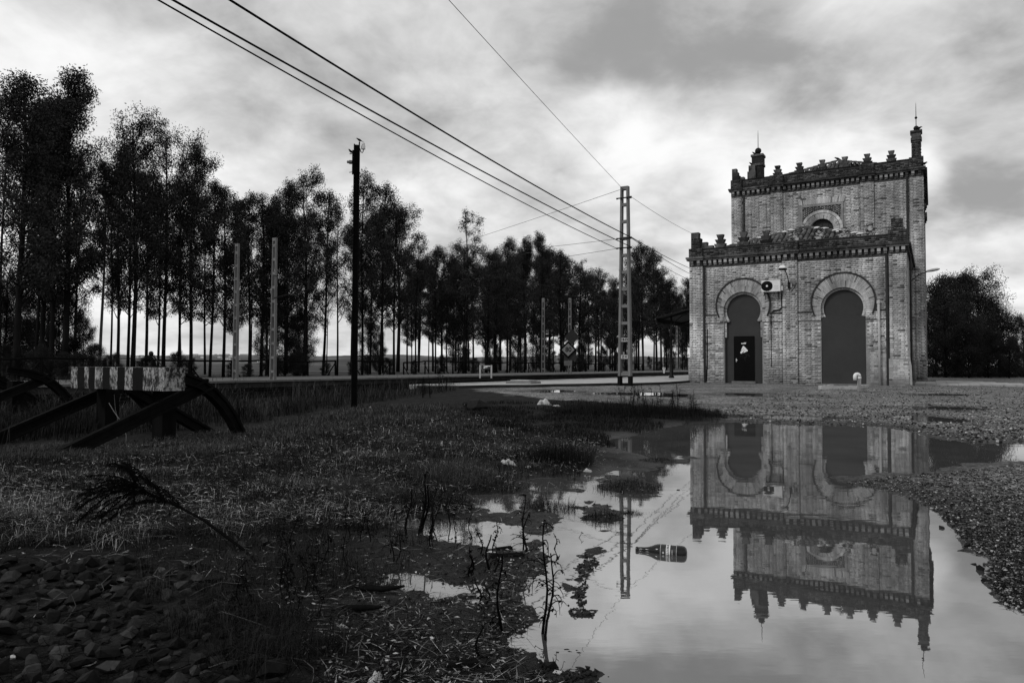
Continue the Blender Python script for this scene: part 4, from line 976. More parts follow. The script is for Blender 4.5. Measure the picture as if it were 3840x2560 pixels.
# telegraph post
tb = gnd(813, 938, .06); tb.z = hgt(tb.x, tb.y) - .05
tp = empty('telegraph_post', tb, .25, 'dark telegraph post with insulators and perched birds rising from the grass', 'post')
hp = dep(813, 330, tb.y).z - tb.z
mb = MB(); mb.box((-.064, -.05, -.3), (-.040, .05, hp - .02)); mb.box((-.040, -.012, -.3), (.040, .012, hp - .05)); mb.box((.040, -.05, -.3), (.066, .05, hp + .03)); mb.build('shaft', M['rust'], tp, bevel=.004)
mb = MB(); mb.box((-.095, -.058, hp - .66), (-.066, .058, hp - .16)); mb.box((-.039, .0125, hp - .9), (.039, .03, hp - .02)); mb.build('plate', M['rust'], tp)
mb = MB(); mb.tube([(.066, 0, hp - .10), (.085, 0, hp - .17), (.115, 0, hp - .19), (.135, 0, hp - .16), (.137, 0, hp - .11)], .010, 6)
mb.tube([(-.09, 0, hp - .22), (-.15, -.01, hp - .24)], .008, 5); mb.tube([(-.09, 0, hp - .62), (-.155, -.01, hp - .635)], .008, 5); mb.tube([(-.066, 0, hp - 2.0), (-.10, 0, hp - 2.02), (-.15, 0, hp - 2.08), (-.16, 0, hp - 2.2)], .010, 6); mb.build('hook', M['dark_iron'], tp)
mb = MB(); mb.lathe([(.03, 0), (.044, .005), (.044, .075), (.030, .085), (.030, .09), (.034, .095), (.034, .13), (.02, .14)], 12, (.137, 0, hp - .115)); mb.build('insulator', M['white_plastic'], tp)
mb = MB(); mb.lathe([(.03, 0), (.042, -.005), (.042, -.06), (.028, -.07), (.028, -.10), (.015, -.11)], 10, (-.095, 0, hp - .41), 'x'); mb.build('insulator', M['concrete'], tp)
bird(tb + Vector((.05, 0, hp + .03)), .35, .62, 'small bird standing on the very top of the telegraph post')
bird(tb + Vector((-.125, -.03, hp - .225)), 1.0, .62, 'small bird on the peg below the top of the telegraph post')
# platforms
def slab(name, pts, z0, z1, mat, side=None):
    mb = MB(); n = len(pts); V = [tr(s, o, z0) for s, o in pts] + [tr(s, o, z1) for s, o in pts]
    mb.add(V, [tuple(range(n, 2 * n))], 0); mb.add(V, [(i, (i + 1) % n, n + (i + 1) % n, n + i) for i in range(n)], 1)
    return mb.build(name, [mat, side or mat])
pp = [(140, 15.5), (140, 10.36), (35.4, 10.36), (33.5, 10.30), (31.2, 10.2), (29.6, 10.45), (28.2, 10.7), (27.6, 11.5), (26.0, 11.9), (24.8, 12.6), (23.4, 12.9), (22.2, 13.9), (20.6, 14.3), (19.8, 15.5)]
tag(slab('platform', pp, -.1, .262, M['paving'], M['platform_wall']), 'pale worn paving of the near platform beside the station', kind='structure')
npf = empty('platform_edging', (0, 0, 0), 0, 'worn stone edging along the near platform above the track', 'kerb')
for k in range(60):
    s0 = 19.8 + k * 1.3; mb = MB(); z = .285 + .008 * R.random(); p = [tr(s0, 15.5), tr(s0 + 1.28, 15.5), tr(s0 + 1.28, 15.85), tr(s0, 15.85)]
    mb.hexa([(q.x, q.y, -.2) for q in p] + [(q.x, q.y, z) for q in p]); mb.build('edge_block', M['paving'], npf)
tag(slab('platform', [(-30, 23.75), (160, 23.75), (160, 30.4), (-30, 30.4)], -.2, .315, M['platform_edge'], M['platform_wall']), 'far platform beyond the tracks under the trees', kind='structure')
fpf = empty('platform_edging', (0, 0, 0), 0, 'dark block wall edge of the far platform across the tracks', 'kerb')
for k in range(150):
    s0 = -4 + k * .8; p = [tr(s0, 23.45 + .01 * R.random()), tr(s0 + .78, 23.45 + .01 * R.random()), tr(s0 + .78, 23.748), tr(s0, 23.748)]
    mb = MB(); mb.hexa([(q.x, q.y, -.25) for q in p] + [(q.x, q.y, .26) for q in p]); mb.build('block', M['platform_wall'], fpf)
for k in range(80):
    s0 = -4 + k * 1.5; p = [tr(s0, 23.36), tr(s0 + 1.485, 23.36), tr(s0 + 1.485, 23.745), tr(s0, 23.745)]; z = .335 + .01 * R.random()
    mb = MB(); mb.hexa([(q.x, q.y, .262) for q in p] + [(q.x, q.y, z) for q in p]); mb.build('coping', M['platform_edge'], fpf)
# track beds and tracks
for c, lab in ((17.75, 'railway track next to the near platform'), (21.6, 'railway track next to the far platform')):
    e = empty('railway_track', tr(40, c), -ANG, lab, 'track')
    for s in (-1, 1):
        mb = MB(); x = s * .835
        for (a, b, z0, z1) in ((-.065, .065, 0, .018), (-.010, .010, .018, .11), (-.035, .035, .11, .145)): mb.box((x + a, -70, -.055 + z0), (x + b, 90, -.055 + z1))
        mb.build('rail', M['rust'], e)
    sm = MB(); sm.box((-1.25, -.12, -.2), (1.25, .12, -.06)); sm = sm.mesh('sleeper', M['concrete'])
    for k in range(130): link('sleeper', sm, e, loc=(0, -30 + k * .62, 0))
mb = MB(); V = [tr(-30, 16.0, -.115), tr(160, 16.0, -.115), tr(160, 23.3, -.115), tr(-30, 23.3, -.115)]; mb.add(V, [(0, 1, 2, 3)])
tag(mb.build('track_bed', simple('track_ballast', .03, .95, .1, .5, 9, .8)), 'dark ballast bed between the platforms', kind='structure')
# paved apron right of the station
ap = empty('brick_paving', (0, 0, 0), 0, 'raised brick paving strip at the right side of the station', 'paving')
k_ = 0
for i in range(14):
    for j in range(12):
        u, v = 9.62 + i * .42 , 2.2 + j * .72
        if u > 14.4 - .25 * j: continue
        p = [bl(u, v, 0), bl(u + .405, v, 0), bl(u + .405, v + .705, 0), bl(u, v + .705, 0)]; z = .225 + .01 * R.random()
        if u < 10.12 and v + .7 > 7.8: continue
        mb = MB(); mb.hexa([(q.x, q.y, .05) for q in p] + [(q.x, q.y, z) for q in p]); mb.build('paver', M['paving'], ap)
# manhole slab on the near platform
mp = empty('concrete_manhole', gnd(1202, 884, .2), -.55, 'low concrete manhole block at the end of the platform', 'manhole')
mb = MB(); mb.hexa([(-.62, -.45, -.15), (.62, -.45, -.15), (.62, .45, -.15), (-.62, .45, -.15), (-.55, -.40, .17), (.56, -.40, .15), (.56, .42, .15), (-.55, .40, .17)]); mb.build('block', M['concrete'], mp, bevel=.02)
mb = MB(); mb.box((-.42, -.3, .165), (.44, .32, .20)); mb.build('lid', M['concrete_pale'], mp, bevel=.01)
# buffer stops
RAILX = [(-.065, 0), (.065, 0), (.065, .014), (.012, .03), (.012, .10), (.036, .108), (.036, .14), (-.036, .14), (-.036, .108), (-.012, .10), (-.012, .03), (-.065, .014)]
def rail_sweep(path, parent, off, name='rail'):
    mb = MB(); n = len(RAILX); P = [Vector((0, p[0], p[1])) for p in path]
    for i, p in enumerate(P):
        t = (P[min(i + 1, len(P) - 1)] - P[max(i - 1, 0)]).normalized(); nn = Vector((0, -t.z, t.y))
        for (x, h) in RAILX: mb.v.append((off + x, p.y + nn.y * (h - .07), p.z + nn.z * (h - .07)))
    for i in range(len(P) - 1):
        for j in range(n): mb.f.append((i * n + j, i * n + (j + 1) % n, (i + 1) * n + (j + 1) % n, (i + 1) * n + j)); mb.m.append(0)
    mb.f.append(tuple(range(n))); mb.m.append(0); q = (len(P) - 1) * n; mb.f.append(tuple(q + j for j in range(n))); mb.m.append(0)
    return mb.build(name, M['rust'], parent)
def _stripe():
    t = MT('flaking_white_paint'); p = t.pos(); n = t.noise(p, 34, 6, .8, (1, 1, .5)); m = t.noise(p, 4, 4, .6); f = t.rng(t.ma('ADD', n, t.ma('MULTIPLY', t.ma('SUBTRACT', m, .5), .5)), .38, .56, 0, 1, True)
    t.grey(t.lerp(f, .30, .012)); t.rough(.85, .15); t.bump(n, .5, .01); return t.m
M['stripe'] = _stripe()
def buffer_stop(s0, off0, label, beam=True):
    e = empty('buffer_stop', tr(s0, off0 - .08, -.05), -ANG, label, 'buffer stop', None)     # local x = UV, y = BV
    z0 = .02
    for x in (0.0, -1.67):
        rail_sweep([(0, z0), (1.92, .80)], e, x, 'strut_rail')
        rail_sweep([(1.25, .93), (1.45, .90), (1.62, .86), (1.80, .80), (1.98, .68), (2.14, .53), (2.28, .35), (2.38, .18), (2.46, z0 - .05)], e, x + .002, 'curved_rail')
        mb = MB(); mb.box((x - .36 if x == 0 else x + .12, 1.42, -.1), (x - .16 if x == 0 else x + .32, 1.60, .74)); mb.build('post', M['wood'], e)
    rail_sweep([(1.5, .74), (2.75, .02)], e, -.95, 'brace_rail')
    if not beam: return e
    mb = MB(); segs = [0, 115, 232, 307, 410, 538, 653, 773, 888, 1010, 1165, 1470]; wdt = 1.90
    for i in range(len(segs) - 1):
        a, b = -1.56 + wdt * segs[i] / 1470, -1.56 + wdt * segs[i + 1] / 1470
        mb.box((a, 1.10, .74), (b - .0005, 1.36, 1.005 - .004 * (i % 2)), i % 2)
    mb.build('beam', [M['stripe'], M['black']], e)
    for x in (-1.05, -.05):
        mb = MB(); mb.box((x - .10, 1.14, 1.006), (x + .10, 1.32, 1.02)); mb.lathe([(.03, 1.02), (.03, 1.06), (.022, 1.062), (.022, 1.09)], 6, (x, 1.22, 0)); mb.build('bolt', M['rust'], e)
    mb = MB(); mb.lathe([(.12, 1.07), (.14, 1.075), (.14, 1.095)], 14, (-.12, 0, .86), 'y'); mb.build('pad', M['black'], e) if False else None
    return e
pA = Vector((-4.81, 7.27, 0)); s0, o0_ = pA.dot(BV), -pA.dot(UV)
buffer_stop(s0, o0_, 'rail buffer stop with a black and white striped beam in the grass')
buffer_stop(s0 + .9, o0_ + 5.5, 'second buffer stop of bare bent rails left of the striped one', False)
lv = empty('point_lever', dep(610, 845, 12.5), 0, 'thin lever with a round weight standing behind the striped beam', 'lever'); lv.location.z = hgt(lv.location.x, lv.location.y)
t_ = dep(347, 811.5, 12.5); b_ = dep(371, 838, 12.5); lv.location = (b_.x, b_.y, hgt(b_.x, b_.y)); dz = lv.location.z
mb = MB(); mb.tube([(0, 0, 0), (0, 0, b_.z - dz), (t_.x - b_.x, 0, t_.z - dz)], .012, 6); mb.build('rod', M['dark_iron'], lv)
mb = MB(); q = Vector((t_.x - b_.x, 0, t_.z - dz)); mb.lathe([(.008, -.04), (.03, -.03), (.042, 0), (.03, .03), (.008, .04)], 10, q); mb.build('weight', M['dark_iron'], lv, smooth=True)
# rustic fences behind the far platform
for i, (a, b) in enumerate([(9, 17.2), (19.4, 26.6), (27.2, 31.6), (33.2, 36.6), (38.0, 52), (53, 84)]):
    lab = ['wooden pole fence stretch under the tall dark tree beside the field', 'wooden pole fence stretch behind the striped buffer beam', 'short wooden pole fence with one brace near the telegraph post', 'short sagging wooden fence bay right of the telegraph post', 'wooden pole fence with braced posts behind the passenger warning sign', 'long wooden pole fence behind the speed sign'][i]
    e = empty('pole_fence', tr(a, 30.9, .12), math.pi / 2 - ANG, lab, 'fence', 'pole fences behind the far platform')   # local x along the track
    n = max(1, round((b - a) / 2.3)); st_ = (b - a) / n; hh = [1.05 + (R.random() - .5) * .12 for _ in range(n + 1)]
    for k in range(n + 1):
        mb = MB(); mb.tube([(k * st_, 0, -.2), (k * st_ + (R.random() - .5) * .08, 0, hh[k])], .055, 6); mb.build('post', M['wood'], e)
        if k < n:
            mb = MB(); mb.tube([(k * st_, 0, hh[k]), (k * st_ + st_ / 2, .02, (hh[k] + hh[k + 1]) / 2 - .03 * R.random()), ((k + 1) * st_, 0, hh[k + 1])], .05, 6); mb.build('rail', M['wood'], e)
            for dx in (0, 1):
                if R.random() < .8:
                    mb = MB(); x = (k + dx) * st_; s_ = 1 if dx == 0 else -1; mb.tube([(x, .06, hh[k + dx] - .15), (x + s_ * .75, .06, .02)], .035, 5); mb.build('brace', M['wood'], e)
# signs
def yframe(name, loc, label, cat): return empty(name, loc, 0, label, cat)
q = dep(1304, 856, 58.0); q.z = .3
sg = yframe('speed_sign', q, 'diamond speed limit sign reading 80 on the far platform', 'sign')
px = 58.0 / FPX * OV
mb = MB(); mb.tube([(.22, .12, 0), (.22, .12, 3.2)], .03, 6); mb.build('pole', M['concrete'], sg)
zc_ = dep(1306, 803, 58.0).z - .3
def diamond(c, r, y0, y1, mat, name):
    mb = MB(); mb.prism([(c[0] - r, c[1]), (c[0], c[1] - r), (c[0] + r, c[1]), (c[0], c[1] + r)], y0, y1); return mb.build(name, mat, sg)
diamond((.03, zc_), .72, 0, .02, M['black'], 'border'); dfc = diamond((.03, zc_), .52, -.012, -.001, simple('sign_face', .17, .6, .3, .1), 'face')
rigid_text('80', .56, M['black'], dfc, (.05, -.016, zc_), (math.pi / 2, 0, 0), .012, (.9, 1, 1))
diamond((.35, zc_ + 1.05), .62, .06, .08, simple('sign_back', .02, .7, .2, .2), 'rear_sign')
mb = MB(); mb.box((.0 - .30, .03, zc_ - 1.28), (.36, .05, zc_ - .88)); mb.build('plate', simple('sign_plate', .10, .7, .2, .15), sg)
mb = MB(); mb.box((-.3, .06, zc_ - .85), (.72, .075, zc_ + .1)); mb.build('back_board', simple('board_back', .025, .7, .2, .2), sg)
q0, q1 = gnd(1102.5, 868, .315), gnd(1128.5, 867.5, .315); q1 = q0 + (q1 - q0).normalized() * (q1 - q0).length
Yq = q0.y; w_ = dep(1128.5, 868, Yq).x - q0.x; hq = dep(1102, 838, Yq).z - .315
ps = yframe('passenger_sign', q0, 'low dark passenger warning board on two pale posts on the far platform', 'sign')
for x in (0, w_): mb = MB(); mb.box((x - .04, -.03, 0), (x + .04, .03, hq)); mb.build('post', M['pvc'], ps)
mb = MB(); mb.box((.10, -.02, hq * .66), (w_ - .08, .02, hq * .99)); bd = mb.build('board', M['panel'], ps)
mb = MB(); cx = .10 + .19 * w_
mb.lathe([(.02, -.024), (.028, -.021)], 8, (cx, 0, hq * .92), 'y'); mb.add([(cx - .05, -.023, hq * .75), (cx + .06, -.023, hq * .75), (cx + .01, -.023, hq * .88)], [(0, 1, 2)]); mb.build('pictogram', M['white'], bd)
# unreadable lines of small print
mb = MB()
for (a, b, z) in ((.45, .70, .885), (.725, .90, .885), (.45, .53, .80), (.55, .65, .80)): mb.box((w_ * a, -.0235, hq * z), (w_ * b, -.021, hq * z + .045))
mb.build('print_lines', M['white'], bd)
q = dep(1525, 856, 62.0); q.z = .31
ms = yframe('track_marker', q, 'small white keyhole shaped track marker beyond the platform', 'sign'); k = 62 / FPX
mb = MB(); mb.prism([(-.05 * 1, 0), (.055, 0), (.055, .26), (.115, .33), (.115, .46), (.06, .52), (-.06, .52), (-.115, .46), (-.115, .33), (-.05, .26)], -.03, .03); mb.build('board', M['white'], ms); ms.scale = (1.0, 1, 1.0)
rigid_text('15', .12, M['black'], ms, (0, -.034, .44), (math.pi / 2, 0, 0), .004); rigid_text('7', .10, M['black'], ms, (0, -.034, .33), (math.pi / 2, 0, 0), .003)
# ------------------------------------------------------------------ wires
def wire(name, a, b, sag, r, label, group, n=24, mat='black'):
    a, b = Vector(a), Vector(b); mb = MB()
    mb.tube([a.lerp(b, i / n) - Vector((0, 0, sag * 4 * (i / n) * (1 - i / n))) for i in range(n + 1)], r, 5)
    return tag(mb.build(name, M[mat]), label, 'wire', group)
def exit_pt(ox, oy, z, ext):      # where the ray reaches height z, and the wire carried on past the frame
    r = ray(ox * OV, oy * OV); t = (z - CAMZ) / r.z; return Vector((0, 0, CAMZ)) + r * t
pl_ = lambda x, z: PYL + Matrix.Rotation(-ANG, 3, 'Z') @ Vector((x, -.14, z))
def through(a, e, k): return a + (e - a) * k
CG = 'overhead cables between the ladder post and the station side'
for (x, z, ox, oy, ze, sag, r, lab) in ((-.30, 5.57, 368, 3, 5.8, .30, .013, 'thick overhead cable reaching the lowest insulator of the ladder post'), (.30, 5.60, 402, 3, 5.85, .24, .017, 'thick bundled overhead cable running just above the lowest cable'), (.32, 5.98, 534, 4, 6.2, .30, .019, 'thick twisted overhead cable reaching the upper insulator of the ladder post'), (-.02, 8.0, 1036, 6, 8.4, .05, .007, 'thin overhead wire running to the top of the ladder post')):
    a = pl_(x, z); e = exit_pt(ox, oy, ze, 0) + Vector((0, 0, sag * 4 * (1 / 1.45) * (1 - 1 / 1.45))); wire('overhead_cable', a, through(a, e, 1.45), sag, r, lab, CG)
for (x, z, ox, oy, Y, r, lab) in ((.34, 7.64, 1600, 541, 45, .008, 'thin wire from the ladder post to the corner merlon of the station'), (.34, 5.98, 1600, 622, 52, .016, 'cable from the upper insulator towards the station platform side'), (.34, 5.95, 1600, 636, 52, .014, 'cable sagging from the upper insulator to the station side'), (.34, 5.57, 1600, 650, 52, .012, 'lowest cable from the ladder post towards the station side')):
    wire('overhead_cable', pl_(x, z), dep(ox, oy, Y), .10, r, lab, CG)
for (x, z, ox, oy, Y, lab) in ((-.17, 8.0, 905, 606, 50, 'thin span wire sloping from the ladder post top over the tracks'), (-.30, 5.97, 1083, 582, 46, 'thin span wire from the upper insulator across the tracks'), (-.30, 5.57, 1042, 624, 46, 'thin span wire from the lower insulator across the tracks')):
    wire('span_wire', pl_(x, z), dep(ox, oy, Y), .06, .009, lab, 'span wires over the tracks')
for (off, z, lab) in ((21.6, 5.55, 'contact wire above the track by the far platform'), (21.6, 6.35, 'carrier wire above the far track'), (17.75, 5.35, 'contact wire above the track by the near platform'), (25.5, 6.3, 'feeder wire along the far platform posts'), (25.6, 5.6, 'lower feeder wire along the far platform posts')):
    pts = []
    for k in range(6):
        for j in range(10): t = j / 10; pts.append(tr(-20 + 34 * (k + t), off, z - (.35 if z > 6 else .12) * 4 * t * (1 - t)))
    mb = MB(); mb.tube(pts, .0045, 4); tag(mb.build('contact_wire', M['dark_iron']), lab, 'wire', 'wires along the railway')
# ------------------------------------------------------------------ far hills and houses
def hill_z(x, y):
    d = np.hypot(x, y); az = np.degrees(np.arctan2(x, y))
    top = 30 + 9 * fbm(az * .12, az * 0 + 3.3, 4) + 2.0 * fbm(az * 1.1, az * 0 + 8, 3)
    return .2 + top * sst(700, 2600, d) ** 1.3 * sst(34, 16, az) + 3 * fbm(x / 260, y / 260, 3) * sst(500, 900, d) * sst(34, 16, az)
def make_hills():
    az = np.radians(np.linspace(-62, 36, 300)); d = np.concatenate([np.linspace(420, 2600, 46), [2700, 3000, 3400]])
    D, A = np.meshgrid(d, az, indexing='ij'); X, Y = D * np.sin(A), D * np.cos(A); Z = hill_z(X.ravel(), Y.ravel())
    Z = np.where(D.ravel() > 2650, Z - (D.ravel() - 2600) * .01, Z); Z[:300] = -.3
    i = np.arange(X.size).reshape(X.shape); F = np.stack([i[:-1, :-1].ravel(), i[:-1, 1:].ravel(), i[1:, 1:].ravel(), i[1:, :-1].ravel()], 1)
    t = MT('far_fields'); p = t.pos(); v = t.nd('ShaderNodeTexVoronoi'); v.inputs['Scale'].default_value = .006
    m = t.nd('ShaderNodeMapping'); m.inputs['Scale'].default_value = (1, .5, 1); t.l.new(p, m.inputs[0]); t.l.new(m.outputs[0], v.inputs['Vector'])
    sc = t.nd('ShaderNodeSeparateColor'); t.l.new(v.outputs['Color'], sc.inputs[0]); n = t.noise(p, .02, 5, .65); n2 = t.noise(p, .004, 4, .6, (1, 3, 1))
    c = t.ma('MULTIPLY', t.lerp(sc.outputs[0], .04, .12), t.rng(n, .3, .7, .6, 1.35)); c = t.ma('MULTIPLY', c, t.rng(n2, .3, .7, .7, 1.4)); t.grey(c); t.rough(1, .05)
    o = link('hills', npmesh('hills', np.stack([X.ravel(), Y.ravel(), Z], 1), F, t.m, True)); tag(o, 'pale rolling fields rising to a low ridge beyond the trees', kind='structure')
make_hills()
def hit_hill(ox, oy):
    r = ray(ox * OV, oy * OV); d = 500.0
    while d < 2650:
        z = CAMZ + r.z * d / r.y
        if z <= float(hill_z(np.array([r.x * d / r.y]), np.array([d]))[0]): break
        d += 10
    d = min(d, 2500.0); x = r.x * d / r.y; return Vector((x, d, float(hill_z(np.array([x]), np.array([d]))[0])))
roofm = simple('far_roof', .16, .9, .1, .2, .1); wallm = simple('far_white_wall', .62, .9, .1, .12, .05); winm = simple('far_window', .10, .6, .3)
rr = random.Random(5)
FH = [(x, 814 + rr.random() * 10, 5 + rr.random() * 9) for x in (300, 312, 330, 346, 356, 378, 396, 408, 425, 448, 466, 505, 530, 560)] + [(x, 805 + rr.random() * 3, 5 + rr.random() * 8) for x in (245, 262, 278, 292, 325, 340, 352, 372, 496, 508, 522, 540, 556, 572, 590, 660, 720, 745)] + [(520, 826, 18), (545, 831, 12), (600, 832, 14)]
for i, (x, y, w_) in enumerate(FH):
    p = hit_hill(x, y); k = p.y / FPX * OV; w2 = w_ * k / 2; h = max(3.2, 2.4 * k); e = empty('farmhouse', p - Vector((0, 0, .5)), rr.uniform(-.5, .5), ('small white house on the far ridge line' if y < 809 else 'white farm building low on the far hillside'), 'house', 'white houses on the far hill')
    mb = MB(); mb.box((-w2, -4, 0), (w2, 4, h + .5)); mb.build('wall', wallm, e)
    mb = MB(); mb.prism([(-4.4, h + .5), (4.4, h + .5), (0, h + 2.2)], -w2 - .3, w2 + .3); o = mb.build('roof', roofm, e); o.rotation_euler = (0, 0, math.pi / 2)
    mb = MB(); n = max(1, int(w2 / 2.2))
    for q in range(n): cx = -w2 + (q + .5) * 2 * w2 / n; mb.box((cx - .5, -4.05, h * .35), (cx + .5, -4.01, h * .75))
    mb.build('window', winm, e)
# ------------------------------------------------------------------ trees
def ball(nr, n):
    d = nr.normal(0, 1, (n, 3)); d /= np.linalg.norm(d, axis=1)[:, None]; return d * (nr.uniform(0, 1, n) ** .55)[:, None]
def tree_meshes(seed, H=14.0, cb=.36, rmax=2.3, nb=30, leaves=58, clump=.42, lean=0.0, sparse=.70, tr_=.17, top_r=.35, fork=False, bark='bark', mat='leaf', lsz=1.0, up=1.0):
    rr = random.Random(seed); nr = np.random.default_rng(seed); mb = MB(); cl = []
    k = 9; ph = rr.random() * 6
    def axis(t): return Vector((lean * H * t + .18 * math.sin(t * 5 + ph) * t, .18 * math.cos(t * 4 + ph) * t, H * t))
    mb.tube([axis(i / k * .97) for i in range(k + 1)], [tr_ * (1 - .86 * i / k) + .012 for i in range(k + 1)], 7)
    def prof(t):
        u = (t - cb) / (1 - cb); return rmax * (top_r + (1 - top_r) * math.sin(math.pi * min(1, max(0, (u * .92 + .12))) ) ** .7) if u >= 0 else rmax * .3
    for b in range(nb):
        t = cb + (1 - cb) * ((b + rr.random()) / nb) * .97; az = rr.random() * 2 * math.pi; ln = prof(t) * (.6 + .5 * rr.random()); el = math.radians(28 + 38 * rr.random()) * up
        p0 = axis(t * .93); d = Vector((math.cos(az) * math.cos(el), math.sin(az) * math.cos(el), math.sin(el))); pts = [p0]; q = p0.copy(); dd = d.copy()
        for s in range(4):
            dd = (dd + Vector((rr.uniform(-.18, .18), rr.uniform(-.18, .18), .10))).normalized(); q = q + dd * ln / 4; pts.append(q.copy())
        r0 = max(.018, tr_ * .34 * (1 - t) + .016); mb.tube(pts, [r0, r0 * .8, r0 * .6, r0 * .4, r0 * .2], 4, cap=False)
        for s in (2, 3, 4):
            for _ in range(2):
                if rr.random() > sparse: continue
                sd_ = (dd + Vector((rr.uniform(-1, 1), rr.uniform(-1, 1), rr.uniform(-.3, .8)))).normalized(); sl2 = rr.uniform(.3, .75); e = pts[s] + sd_ * sl2
                mb.tube([pts[s], (pts[s] + e) / 2 + Vector((0, 0, .05)), e], [.014, .010, .005], 3, cap=False); cl.append((e, rr.uniform(.7, 1.25)))
        if rr.random() < sparse: cl.append((pts[-1], rr.uniform(.8, 1.3)))
        if rr.random() < .7 * sparse: cl.append((pts[2], rr.uniform(.5, .9)))
    for i in range(3): cl.append((axis(.94 + .02 * i), .8))
    C = np.array([c[0] for c in cl]); S = np.array([c[1] for c in cl]); n = int(leaves * 1.5); clump *= 1.12
    P = np.repeat(C, n, 0) + ball(nr, len(C) * n) * (np.repeat(S, n) * clump)[:, None] * np.array([1, 1, .85]) * 1.08
    D = nr.normal(0, 1, P.shape); D[:, 2] -= .9; D /= np.linalg.norm(D, axis=1)[:, None]; W = np.cross(D, nr.normal(0, 1, P.shape)); W /= np.linalg.norm(W, axis=1)[:, None] + 1e-9
    l = nr.uniform(.09, .17, len(P))[:, None] * lsz; w_ = nr.uniform(.017, .028, len(P))[:, None] * lsz
    V = np.stack([P, P + D * l * .45 + W * w_, P + D * l, P + D * l * .45 - W * w_], 1).reshape(-1, 3); F = np.arange(len(V)).reshape(-1, 4)
    return mb.mesh('trunk', M[bark], True), npmesh('crown', V, F, M[mat])
PROTO = {
 'tall': tree_meshes(1, cb=.25, rmax=2.3, nb=40, leaves=70, clump=.44, tr_=.13, top_r=.55),
 'wide': tree_meshes(2, cb=.30, rmax=3.1, nb=38, leaves=64, clump=.44, tr_=.12, top_r=.6),
 'slim': tree_meshes(3, cb=.27, rmax=1.7, nb=32, leaves=58, clump=.40, tr_=.095, top_r=.4),
 'slim2': tree_meshes(4, cb=.28, rmax=1.9, nb=34, leaves=64, clump=.42, tr_=.10, top_r=.35, lean=.03),
 'airy': tree_meshes(5, cb=.32, rmax=2.0, nb=24, leaves=44, clump=.42, tr_=.085, top_r=.45, sparse=.58),
 'wispy': tree_meshes(6, cb=.34, rmax=1.9, nb=22, leaves=42, clump=.34, tr_=.085, top_r=.5, sparse=.5),
 'dense': tree_meshes(7, cb=.26, rmax=2.5, nb=46, leaves=72, clump=.46, tr_=.115, top_r=.5),
 'lean': tree_meshes(8, cb=.40, rmax=1.9, nb=24, leaves=54, clump=.40, tr_=.10, top_r=.5, lean=.13, bark='bark_pale'),
 'bush': tree_meshes(9, H=9, cb=.0, rmax=3.4, nb=60, leaves=80, clump=.7, tr_=.16, top_r=.45, mat='leaf_bush', lsz=1.25, up=.45),
 'bush2': tree_meshes(10, H=9, cb=.0, rmax=2.9, nb=50, leaves=76, clump=.7, tr_=.14, top_r=.4, mat='leaf_bush', lsz=1.25, up=.5)}
def place_tree(kind, x, y, h, sx, label, group, name='eucalyptus_tree', H=14.0, z=None):
    e = empty(name, (x, y, .1 if z is None else z), R.random() * 6.28, label, 'tree', group); k = h / H
    e.scale = (k * sx, k * sx, k); t, c = PROTO[kind]; link('trunk', t, e); link('crown', c, e); return e
def at_off(ox, off):
    r = ray(ox * OV, 1370); k = r.x / r.y; Y = off / (BV.x * 1.0 - BV.y * k) if False else off / (-(k * UV.x + UV.y)); return k * Y, Y
def top_h(ox, oy, Y): return dep(ox, oy, Y).z - .1
